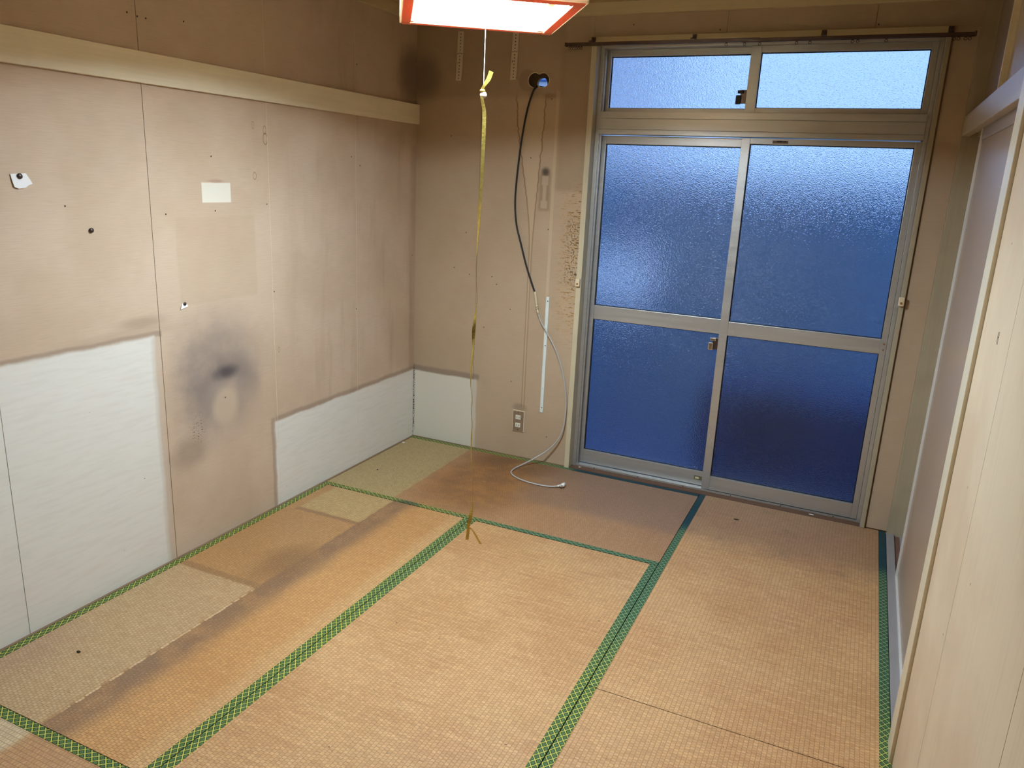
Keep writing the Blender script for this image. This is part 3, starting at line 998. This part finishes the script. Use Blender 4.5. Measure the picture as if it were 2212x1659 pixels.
def crescent(parent, x, z, y, mat1, mat2):
    c = boxes('crescent_lock', [(x - 0.028, x, y - 0.004, y + 0.006, z - 0.030, z + 0.030)], mat1, parent, bev=0.002)
    bm = bmesh.new()
    add_box(bm, x - 0.046, x - 0.022, y - 0.016, y - 0.002, z - 0.034, z + 0.006, 0.004)
    finish('lever', bm, mat2, c)
    boxes('hook', [(x - 0.040, x - 0.012, y - 0.012, y, z + 0.014, z + 0.028)], mat2, c, bev=0.002)
    return c

crescent(sR, 1.754, 0.792, 0.062, 'bronze', 'chrome')
crescent(tR, 1.751, 1.968, 0.062, 'bronze', 'black_rubber')
lb = box('maker_label', 1.895, 1.964, 0.0522, 0.0530, 1.763, 1.776, 'label_dark', sR)
boxes('print', [(1.913, 1.938, 0.0519, 0.0522, 1.7695, 1.775), (1.940, 1.956, 0.0519, 0.0522, 1.770, 1.774)], 'ink', lb)
lb = box('maker_label', 1.706, 1.748, 0.0857, 0.0865, 0.040, 0.062, 'label_olive', sL)
boxes('print', [(1.712, 1.732, 0.0854, 0.0857, 0.046, 0.056)], 'catch_cream', lb)
bm = bmesh.new()
for q in range(2):
    add_cyl(bm, (2.503, 0.0525, 0.862 + 0.028 * q), 'y', 0.004, 0.002, 10)
finish('stile_screws', bm, 'rust', sR)

# ---- wooden catch blocks on the casing
def catch(label, x, z, y):
    t = thing('catch_block', label, 'catch', (x, y, z - 0.02))
    bm = bmesh.new()
    add_box(bm, x - 0.012, x + 0.012, y - 0.018, y, z - 0.020, z + 0.020, 0.004)
    finish('block', bm, 'catch_cream', t)
    bm = bmesh.new()
    add_cyl(bm, (x, y - 0.0185, z - 0.006), 'y', 0.005, 0.004, 12)
    finish('screw', bm, 'rust', t)

catch('small cream catch block with rusty screw on the casing by the mouldy wall', 1.016, 1.040, -0.0205)
catch('small yellowed catch block on the slim casing near the corner post', 2.540, 1.101, -0.0125)

# ================================================================== tatami mats
def mat_(label, x0, x1, y0, y1, axis):
    gp = 0.0014
    x0, x1, y0, y1 = x0 + gp, x1 - gp, y0 + gp, y1 - gp
    t = thing('tatami_mat', label, 'mat', ((x0 + x1) / 2, (y0 + y1) / 2, -0.052), group='tatami mats covering the floor')
    bm = bmesh.new()
    add_box(bm, x0, x1, y0, y1, -0.052, -0.0010, 0.0)
    finish('woven_mat', bm, 'tatami_' + axis, t)
    w = 0.031
    if axis == 'x':
        rows = [(x0, x1, y0, y0 + w), (x0, x1, y1 - w, y1)]
    else:
        rows = [(x0, x0 + w, y0, y1), (x1 - w, x1, y0, y1)]
    for r in rows:
        box('cloth_border', r[0], r[1], r[2], r[3], -0.050, 0.0004, 'border_' + axis, t, bev=0.0006)

X0, X1, X2, X3 = 0.011, 0.863, 1.761, 2.649
Y1_, Y2_, Y3_ = -0.884, -1.781, -2.690
mat_('tatami mat lying lengthwise under the back wall, half pale, half brown', X0, X2, Y1_, -0.010, 'x')
mat_('tatami mat along the left wall with a dark dirt stripe', X0, X1, Y3_, Y1_, 'y')
mat_('even honey-coloured tatami mat in the middle under the lamp', X1, X2, Y3_, Y1_, 'y')
mat_('tatami mat between glazed sliding doors and closet, greyish near the threshold', X2, X3, Y2_, -0.0035, 'y')
mat_('tatami mat beside the right wall boards, past the cracked joint', X2, X3, YF, Y2_, 'y')
mat_('tatami mat crosswise in the front corner, mostly out of the picture', X0, X2, YF, Y3_, 'x')

# ================================================================== hanging lamp
LX, LY, LZ = 1.288, -1.720, 2.000
lamp = thing('pendant_lamp', 'square wooden pendant lamp glowing white with orange lower frame', 'lamp', (LX, LY, LZ), math.radians(33.6))
S = 0.240          # half side
H = 0.135
for i in range(4):
    bm = bmesh.new()
    add_box(bm, -S, S, -S, -S + 0.006, 0.003, H, 0.0015)
    bmesh.ops.rotate(bm, verts=bm.verts, cent=(0, 0, 0), matrix=Matrix.Rotation(i * PI / 2, 3, 'Z'))
    finish('side_panel', bm, 'lamp_cream', lamp, local=True)
    bm = bmesh.new()
    add_box(bm, -S + 0.036, S - 0.036, -S + 0.0065, -S + 0.034, 0.000, 0.014, 0.002)
    bmesh.ops.rotate(bm, verts=bm.verts, cent=(0, 0, 0), matrix=Matrix.Rotation(i * PI / 2, 3, 'Z'))
    finish('lower_frame', bm, 'lamp_orange', lamp, local=True)
    bm = bmesh.new()
    add_box(bm, -S + 0.0065, -S + 0.036, -S + 0.0065, -S + 0.036, -0.001, 0.016, 0.002)
    bmesh.ops.rotate(bm, verts=bm.verts, cent=(0, 0, 0), matrix=Matrix.Rotation(i * PI / 2, 3, 'Z'))
    finish('corner_block', bm, 'lamp_orange', lamp, local=True)
    bm = bmesh.new()
    add_box(bm, -S + 0.036, -S + 0.056, -S + 0.030, -S + 0.042, 0.003, 0.016, 0.001)
    bmesh.ops.rotate(bm, verts=bm.verts, cent=(0, 0, 0), matrix=Matrix.Rotation(i * PI / 2, 3, 'Z'))
    finish('corner_clip', bm, 'lamp_white', lamp, local=True)
# white reflector pan on cross bars, cut small to leak fill light upward
bm = bmesh.new()
add_box(bm, -S + 0.045, S - 0.045, -S + 0.045, S - 0.045, H - 0.012, H - 0.004)
add_box(bm, -0.012, 0.012, -S + 0.007, S - 0.007, H - 0.004, H - 0.001)
add_box(bm, -S + 0.007, S - 0.007, -0.012, 0.012, H - 0.004, H - 0.001)
finish('reflector', bm, 'lamp_white', lamp, local=True)
for r in (0.165, 0.120):
    bm = bmesh.new()
    add_tube(bm, [(r * math.cos(t), r * math.sin(t), 0.060) for t in [2 * PI * k / 32 for k in range(33)]], 0.0125, 8, cap=False)
    finish('ring_tube', bm, 'tube_glow', lamp, local=True, smooth=True)
hub = boxes('switch_housing', [(-0.045, 0.045, -0.045, 0.045, 0.076, H - 0.012)], 'lamp_white', lamp, 0.004, local=True)
st = boxes('ballast_strip', [(0.183, 0.203, -0.05, 0.05, 0.046, 0.052)], 'galvanised', lamp, 0.001, local=True)
for s_ in (-0.036, 0.036):
    boxes('strip_sticker', [(0.187, 0.199, s_ - 0.008, s_ + 0.008, 0.0454, 0.046)], 'beige_plastic', lamp, local=True)
bm = bmesh.new()
add_tube(bm, [(0, 0, H - 0.006), (0, 0, CEIL - LZ - 0.03)], 0.006, 10)
finish('hanging_cable', bm, 'white_plastic', lamp, local=True, smooth=True)
bm = bmesh.new()
add_cyl(bm, (0, 0, CEIL - LZ - 0.018), 'z', 0.045, 0.034, 24)
finish('ceiling_rose', bm, 'white_plastic', lamp, local=True)
BZ = 1.787 - LZ
bm = bmesh.new()
add_tube(bm, [(0, 0, 0.09), (0, 0, BZ + 0.006)], 0.0008, 6)
finish('pull_string', bm, 'white_plastic', lamp, local=True)
bm = bmesh.new()
add_ball(bm, (0, 0, BZ), 0.0098)
finish('pull_bead', bm, 'white_plastic', lamp, local=True, smooth=True)

# ---- gold tape tied to the pull bead
rb = thing('gold_tape', 'long twisted gold tape tied under the lamp bead, forked end', 'tape', (LX, LY, 0.37))
def tape(name, path, w, tw, n=6):
    pts = smooth_path(path, n)
    k = len(pts)
    def interp(l):
        out = []
        for i in range(k):
            t = i / (k - 1) * (len(l) - 1)
            a = int(min(t, len(l) - 2))
            out.append(l[a] + (l[a + 1] - l[a]) * (t - a))
        return out
    bm = bmesh.new()
    add_ribbon(bm, pts, interp(w), interp(tw))
    return finish(name, bm, 'gold', rb)

CX, CY = 0.91, 0.41        # rightwards as the viewer sees it
def q(dx, z, dd=0.0):
    return (LX + dx * CX - dd * 0.4, LY + dx * CY - dd * 0.9, z)
tape('main_tape', [q(0.003, 1.784, 0.011), q(0.004, 1.74), q(0.005, 1.69), q(0.0045, 1.62), q(0.004, 1.56), q(0.001, 1.50), q(-0.001, 1.42), q(-0.003, 1.36), q(-0.005, 1.30), q(-0.0035, 1.255), q(0.001, 1.20), q(0.0, 1.165), q(-0.004, 1.115), q(-0.006, 1.085), q(-0.0065, 1.03), q(-0.009, 0.99), q(-0.0105, 0.95), q(-0.009, 0.90), q(-0.004, 0.86), q(-0.006, 0.83), q(-0.001, 0.78), q(-0.002, 0.73), q(0.0, 0.66), q(0.006, 0.60), q(0.008, 0.545), q(0.009, 0.50), q(0.004, 0.455), q(-0.004, 0.415)],
     [0.004, 0.0055, 0.006, 0.0055, 0.005, 0.0048, 0.0055, 0.004, 0.003, 0.0035, 0.004, 0.003, 0.005, 0.0055, 0.0040, 0.0040, 0.003, 0.0032, 0.003, 0.0022, 0.003, 0.003, 0.003, 0.003, 0.003, 0.004, 0.0065, 0.0060],
     [0.0, 0.3, 0.4, 0.3, 0.2, 0.5, 0.9, 1.2, 1.45, 1.57, 1.57, 1.3, 0.6, 0.2, 0.9, 0.8, 0.9, 1.35, 1.45, 1.57, 1.57, 1.0, 1.2, 1.4, 1.5, 1.2, 0.5, 0.2])
tape('tail', [q(-0.004, 0.415), q(-0.003, 0.400), q(-0.004, 0.385), q(-0.006, 0.366)], [0.004, 0.0055, 0.005, 0.0055], [0.2, 0.4, 0.3, 0.1])
tape('tail', [q(-0.004, 0.412), q(0.010, 0.404), q(0.022, 0.385), q(0.041, 0.352)], [0.003, 0.004, 0.004, 0.0055], [0.2, 0.9, 0.7, 0.8])
tape('knot_end', [q(0.000, 1.797, 0.008), q(0.008, 1.812, 0.008), q(0.014, 1.832), q(0.021, 1.852)], [0.004, 0.004, 0.0065, 0.0065], [0.2, 0.5, 0.2, 0.2])
bm = bmesh.new()
add_ball(bm, q(0.0, 1.798, 0.004), 0.0065, 1.3, 1.3, 0.8, 10, 8)
finish('knot', bm, 'gold', rb, smooth=True)

# ================================================================== things on the back wall
# ---- perforated air-conditioner rails
def rail(label, xt, xb, w, zt, zb):
    t = thing('mounting_rail', label, 'rail', ((xt + xb) / 2, 0.0, zb), group='perforated rails left from the air conditioner')
    sh = (xt - xb) / (zt - zb)
    X = lambda z: xb + (z - zb) * sh
    holes = []
    n = int((zt - zb) / 0.0155)
    for k in range(n):
        z = zb + 0.012 + k * 0.0155
        holes.append([(X(z) + w / 2 + p[0] * 0.0030, z + p[1] * 0.0034) for p in circle(0, 0, 1, 8)])
    zc = zb + 0.134
    for s in (-1, 1):
        cxx = X(zc) + w / 2 + s * 0.0105
        holes.append([(cxx - 0.0045, zc - 0.0016), (cxx + 0.0045, zc - 0.0016), (cxx + 0.0045, zc + 0.0016), (cxx - 0.0045, zc + 0.0016)])
    z2 = zb + 0.088
    holes.append([(X(z2) + 0.006, z2 - 0.004), (X(z2) + 0.009, z2 - 0.004), (X(z2) + 0.009, z2 + 0.006), (X(z2) + 0.006, z2 + 0.006)])
    holes = [h for h in holes if not any(math.hypot(h[0][0] - o[0][0], h[0][1] - o[0][1]) < 0.004 for o in holes if o is not h and False)]
    plate('strip', [(xb, zb), (xb + w, zb), (xt + w, zt), (xt, zt)], holes, 'y', -0.0075, -0.006, 'galvanised', t)
    boxes('hole_shade', [(min(xb, xt) + 0.008, max(xb, xt) + w - 0.008, -0.0052, -0.0046, zb + 0.006, zt - 0.006)], 'dark', t)  # dark sheet puts shade behind the perforations
    bm = bmesh.new()
    for x0_, x1_ in ((0.0, 0.0015), (w - 0.0015, w)):
        a = [(xb + x0_, zb), (xb + x1_, zb), (xt + x1_, zt), (xt + x0_, zt)]
        A = [bm.verts.new((p[0], -0.006, p[1])) for p in a]
        B_ = [bm.verts.new((p[0], 0.0, p[1])) for p in a]
        bm.faces.new(A); bm.faces.new(list(reversed(B_)))
        for i in range(4):
            j = (i + 1) % 4
            bm.faces.new((A[i], A[j], B_[j], B_[i]))
    finish('flange', bm, 'galvanised', t)

rail('perforated metal wall rail, the one close to the room corner', 0.2535, 0.2445, 0.034, 2.282, 2.040)
rail('perforated metal wall rail, the one next to the pipe hole', 0.571, 0.564, 0.034, 2.282, 2.042)

# ---- power outlet
t = thing('power_outlet', 'taupe double power outlet plate with white sockets low on the back wall', 'outlet', (0.704, 0.0, 0.155))
box('rim', 0.667, 0.741, -0.006, 0.0, 0.153, 0.279, 'outlet_rim', t, bev=0.002)
box('plate', 0.6715, 0.7365, -0.0085, -0.006, 0.1575, 0.2745, 'taupe_plate', t, bev=0.001)
for zc in (0.2395, 0.1925):
    s_ = box('socket', 0.6885, 0.7195, -0.0115, -0.0085, zc - 0.0125, zc + 0.0125, 'socket_white', t, bev=0.001)
    for xo in (-0.0065, 0.0075):
        box('slot', 0.704 + xo - 0.0014, 0.704 + xo + 0.0014, -0.0119, -0.0114, zc - 0.0055, zc + 0.0055, 'dark', s_)
bm = bmesh.new()
add_cyl(bm, (0.704, -0.0088, 0.2685), 'y', 0.0026, 0.0015, 10)
finish('screw', bm, 'bronze', t)
bm = bmesh.new()
add_cyl(bm, (0.704, -0.0088, 0.1640), 'y', 0.0030, 0.0015, 10)
finish('screw', bm, 'dark', t)

# ---- white cable duct base
t = thing('cable_duct', 'narrow white cable duct strip screwed upright to the back wall', 'duct', (0.841, 0.0, 0.29))
bm = bmesh.new()
add_box(bm, 0.8335, 0.8515, -0.003, 0.0, 0.290, 0.943, 0.0)
add_box(bm, 0.8335, 0.8350, -0.008, -0.003, 0.292, 0.943, 0.0)
add_box(bm, 0.8500, 0.8515, -0.008, -0.003, 0.292, 0.943, 0.0)
finish('channel', bm, 'white_duct', t)
for z in (0.318, 0.674, 0.920, 0.43):
    bm = bmesh.new()
    add_cyl(bm, (0.8425, -0.0036, z), 'y', 0.0030 if z != 0.43 else 0.0014, 0.0014, 10)
    finish('screw', bm, 'dark', t)

# ---- aerial cable out of the pipe hole
t = thing('aerial_cable', 'cable hanging from the pipe hole, black above and grey below', 'cable', (0.77, -0.02, 0.0))
blk = [(0.700, 0.14, 2.022), (0.722, 0.06, 2.013), (0.715, 0.0, 2.0085), (0.700, -0.013, 1.984), (0.676, -0.016, 1.905), (0.658, -0.018, 1.80), (0.645, -0.018, 1.70), (0.633, -0.018, 1.56), (0.629, -0.018, 1.43), (0.643, -0.018, 1.315), (0.676, -0.018, 1.21), (0.709, -0.018, 1.11), (0.741, -0.018, 1.03), (0.772, -0.018, 0.958)]
tube('black_lead', smooth_path(blk, 8), 0.0048, 'black_rubber', t, 10)
cn = [(0.769, -0.018, 0.966), (0.774, -0.018, 0.950), (0.781, -0.018, 0.915), (0.790, -0.018, 0.872)]
bm = bmesh.new()
add_tube(bm, cn, [0.0068, 0.0072, 0.0075, 0.0062], 12)
add_tube(bm, [(0.7855, -0.018, 0.893), (0.7868, -0.018, 0.887)], 0.0085, 12)
add_tube(bm, [(0.7882, -0.018, 0.880), (0.7893, -0.018, 0.875)], 0.0083, 12)
finish('coupler', bm, 'beige_plastic', t, smooth=True)
tube('metal_sleeve', [(0.7893, -0.018, 0.874), (0.7935, -0.018, 0.858), (0.797, -0.018, 0.846)], 0.0058, 'galvanised', t, 10)
gry = [(0.7955, -0.018, 0.850), (0.815, -0.018, 0.806), (0.848, -0.018, 0.758), (0.898, -0.018, 0.684), (0.930, -0.018, 0.620), (0.957, -0.019, 0.550), (0.978, -0.020, 0.470), (0.992, -0.021, 0.375), (0.992, -0.023, 0.290), (0.983, -0.028, 0.210), (0.952, -0.036, 0.142), (0.905, -0.050, 0.086), (0.845, -0.085, 0.040), (0.795, -0.140, 0.0105), (0.777, -0.195, 0.0045), (0.783, -0.250, 0.0045), (0.815, -0.292, 0.0045), (0.870, -0.322, 0.0045), (0.940, -0.338, 0.0045), (1.010, -0.338, 0.0045), (1.055, -0.328, 0.0055), (1.085, -0.312, 0.0095)]
tube('grey_lead', smooth_path(gry, 8), 0.0040, 'grey_cable', t, 10)
pl = tube('plug', [(1.080, -0.316, 0.0088), (1.092, -0.305, 0.0105), (1.103, -0.296, 0.0120)], [0.0055, 0.0062, 0.0080], 'white_plastic', t, 12)
bm = bmesh.new()
add_tube(bm, [(1.107, -0.281, 0.0132), (1.101, -0.309, 0.0132)], 0.0100, 14)
finish('plug_head', bm, 'white_plastic', t, smooth=True)
bm = bmesh.new()
add_tube(bm, [(1.101, -0.309, 0.0125), (1.0985, -0.321, 0.0115)], 0.0065, 12)
finish('plug_contact', bm, 'chrome', t, smooth=True)

# ---- curtain rail over the transom
t = thing('curtain_rail', 'dark bronze curtain rail above the transom panes', 'curtain rail', (1.76, -0.055, 2.19))
def c_rail(name, x0, x1, zz, s):
    boxes(name, [(x0, x1, -0.064 - s, -0.0605 - s, zz + 0.004, zz + 0.018), (x0, x1, -0.0505 + s, -0.047 + s, zz + 0.004, zz + 0.018), (x0, x1, -0.0605 - s, -0.0505 + s, zz + 0.0145, zz + 0.018)], 'bronze', t)
c_rail('rail', 0.882, 1.80, 2.184, 0.0)
c_rail('rail', 1.72, 2.632, 2.1815, 0.0025)
for x in (0.8835, 2.6325):
    box('end_cap', x - 0.004, x + 0.004, -0.067, -0.044, 2.185, 2.204, 'bronze', t, bev=0.002)
for x in (1.010, 1.50, 2.06, 2.545):
    b = boxes('bracket', [(x - 0.008, x + 0.008, -0.068, -0.0145, 2.2045, 2.2085), (x - 0.010, x + 0.010, -0.018, -0.0145, 2.206, 2.232)], 'bronze', t, bev=0.001)
    bm = bmesh.new()
    a = [(-0.060, 2.2085), (-0.0165, 2.2085), (-0.0165, 2.228)]
    for xx in (x - 0.003,):
        A = [bm.verts.new((xx, p[0], p[1])) for p in a]
        B_ = [bm.verts.new((xx + 0.006, p[0], p[1])) for p in a]
        bm.faces.new(A); bm.faces.new(list(reversed(B_)))
        for i in range(3):
            j = (i + 1) % 3
            bm.faces.new((A[i], A[j], B_[j], B_[i]))
    finish('gusset', bm, 'bronze', b)
for x in (0.90, 0.912, 0.924, 0.936, 0.949, 0.962, 1.655, 1.735, 1.80, 1.955, 2.01, 2.18, 2.20, 2.31, 2.56, 2.575, 2.60, 2.615):
    bm = bmesh.new()
    add_tube(bm, [(x + 0.0055 * math.sin(a), -0.0555, 2.177 + 0.0055 * math.cos(a)) for a in [2 * PI * k / 14 for k in range(15)]], 0.0012, 6, cap=False)
    add_box(bm, x - 0.004, x + 0.004, -0.058, -0.053, 2.181, 2.190, 0.001)
    finish('runner_ring', bm, 'bronze', t)

# ================================================================== things on the left wall
def scrap(label, pts, mat='paper_white', pin=None, cy=0, cz=0):
    t = thing('paper_scrap', label, 'paper', (0.0, cy, cz))
    bm = bmesh.new()
    front = [bm.verts.new((0.0035 + 0.004 * (abs(p[1] - pts[0][1]) / 0.06), p[0], p[1])) for p in pts]
    back_ = [bm.verts.new((0.0028 + 0.004 * (abs(p[1] - pts[0][1]) / 0.06), p[0], p[1])) for p in pts]
    bm.faces.new(front); bm.faces.new(list(reversed(back_)))
    n = len(pts)
    for i in range(n):
        j = (i + 1) % n
        bm.faces.new((front[i], front[j], back_[j], back_[i]))
    finish('torn_paper', bm, mat, t)
    if pin:
        bm = bmesh.new()
        add_ball(bm, (0.006, pin[0], pin[1]), pin[2], 0.55, 1, 1, 14, 8)
        add_cyl(bm, (0.003, pin[0], pin[1]), 'x', 0.0015, 0.008, 8)
        finish('pin', bm, 'pin_brown', t, smooth=True)

scrap('torn white paper scrap held by a brown pin high on the left wall',
      [(-2.303, 1.502), (-2.255, 1.505), (-2.243, 1.485), (-2.238, 1.474), (-2.250, 1.470), (-2.262, 1.462), (-2.283, 1.459), (-2.296, 1.464), (-2.300, 1.482)], pin=(-2.276, 1.496, 0.0088), cy=-2.27, cz=1.46)
scrap('tiny triangular white paper scrap with dark pin above the soot stain',
      [(-1.687, 1.036), (-1.672, 1.026), (-1.668, 1.018), (-1.706, 1.010), (-1.697, 1.030)], pin=(-1.685, 1.030, 0.0072), cy=-1.687, cz=1.01)
t = thing('push_pin', 'single brown push pin stuck in the bare left wall', 'pin', (0.0, -2.052, 1.325))
bm = bmesh.new()
add_ball(bm, (0.0045, -2.052, 1.325), 0.0086, 0.5, 1, 1, 14, 8)
add_cyl(bm, (0.002, -2.052, 1.325), 'x', 0.0018, 0.006, 8)
finish('pin_head', bm, 'pin_brown', t, smooth=True)

# ================================================================== crumbs on the floor
def chip(name, label, cat, c, s, mat, seed):
    rnd = random.Random(seed)
    bm = bmesh.new()
    r = bmesh.ops.create_icosphere(bm, subdivisions=1, radius=1.0)
    for v in r['verts']:
        k = 0.65 + 0.6 * rnd.random()
        v.co = Vector((v.co.x * s[0] * k, v.co.y * s[1] * k, max(v.co.z, -0.8) * s[2] * k))
    lo = min(v.co.z for v in bm.verts)
    for v in bm.verts:
        v.co += Vector((c[0], c[1], c[2] - lo))
    tag(finish(name, bm, mat), label, cat)

chip('dark_crumb', 'small curled black crumb on the pale tatami by the left wall', 'crumb', (0.227, -2.413, -0.0009), (0.008, 0.006, 0.004), 'debris_dark', 1)
chip('dark_crumb', 'small dark crumb on the pale part of the back tatami mat', 'crumb', (0.143, -0.590, -0.0009), (0.006, 0.004, 0.003), 'debris_dark', 2)
chip('plaster_crumb', 'white plaster crumb at the foot of the left wall near the corner', 'crumb', (0.028, -0.150, -0.0009), (0.010, 0.007, 0.005), 'debris_white', 3)
chip('plaster_crumb', 'white plaster crumb on the threshold beside the casing', 'crumb', (1.085, 0.020, 0.0002), (0.010, 0.006, 0.004), 'debris_white', 4)
chip('straw_fragment', 'dark straw fragment on the tatami near the glazed sliding doors', 'crumb', (1.985, -0.235, -0.0009), (0.012, 0.004, 0.003), 'debris_dark', 5)
chip('paint_flake', 'thin pale paint flake on the threshold in front of the sash', 'flake', (2.31, 0.016, 0.0002), (0.016, 0.004, 0.003), 'debris_white', 6)

# ================================================================== outside
struct(box('balcony_floor', -1.5, 5.0, 0.126, 1.30, -0.30, -0.12, 'concrete_dark'), 'concrete balcony floor outside the glazed doors', 'balcony')
struct(boxes('balcony_parapet', [(1.12, 5.0, 1.18, 1.26, -0.12, 1.64), (-1.5, 1.12, 1.18, 1.26, -0.12, 0.80), (-1.5, 1.12, 1.18, 1.26, 1.10, 1.64), (0.1, 0.2, 1.18, 1.26, 0.80, 1.10), (-1.5, -1.3, 1.18, 1.26, 0.80, 1.10)], 'concrete'), 'blue balcony screen with an added slot that brightens the frosted glass', 'parapet')  # slot is invented to put a bright patch in the left pane
struct(box('ground', -60, 60, 1.3, 120, -3.3, -3.0, 'pale_ground'), 'pale ground outside below the balcony', 'ground')
t = thing('outdoor_unit', 'dark boxy outdoor unit standing on the balcony', 'outdoor unit', (2.05, 0.75, -0.12))
box('casing', 1.60, 2.72, 0.58, 0.92, -0.07, 0.44, 'navy_plastic', t, bev=0.02)
for x in (1.72, 2.60):
    box('foot', x - 0.05, x + 0.05, 0.57, 0.93, -0.12, -0.07, 'black_rubber', t, bev=0.004)
bm = bmesh.new()
for k in range(4):
    r = 0.05 + 0.05 * k
    add_tube(bm, [(2.02 + r * math.cos(a), 0.578, 0.25 + r * math.sin(a)) for a in [2 * PI * i / 28 for i in range(29)]], 0.004, 6, cap=False)
finish('fan_grille', bm, 'black_rubber', t)
h = thing('neighbour_house', 'white neighbouring house glimpsed through the pipe hole', 'house', (-2.4, 3.5, -3.0))
box('house_wall', -5.5, -0.20, 2.50, 6.5, -3.0, 3.6, 'house_white', h)
tube('drainpipe', [(-0.362, 2.46, -3.0), (-0.362, 2.46, 3.5)], 0.010, 'house_blue', h, 10)
f = boxes('window_frame', [(-0.338, -0.330, 2.47, 2.52, 2.345, 2.75), (-0.338, -0.22, 2.47, 2.52, 2.340, 2.352)], 'house_blue', h)
box('pane', -0.330, -0.22, 2.488, 2.496, 2.352, 2.75, 'house_pane', f)
box('roof', -5.8, 0.10, 2.2, 6.8, 3.6, 3.75, 'house_blue', h, bev=0.02)
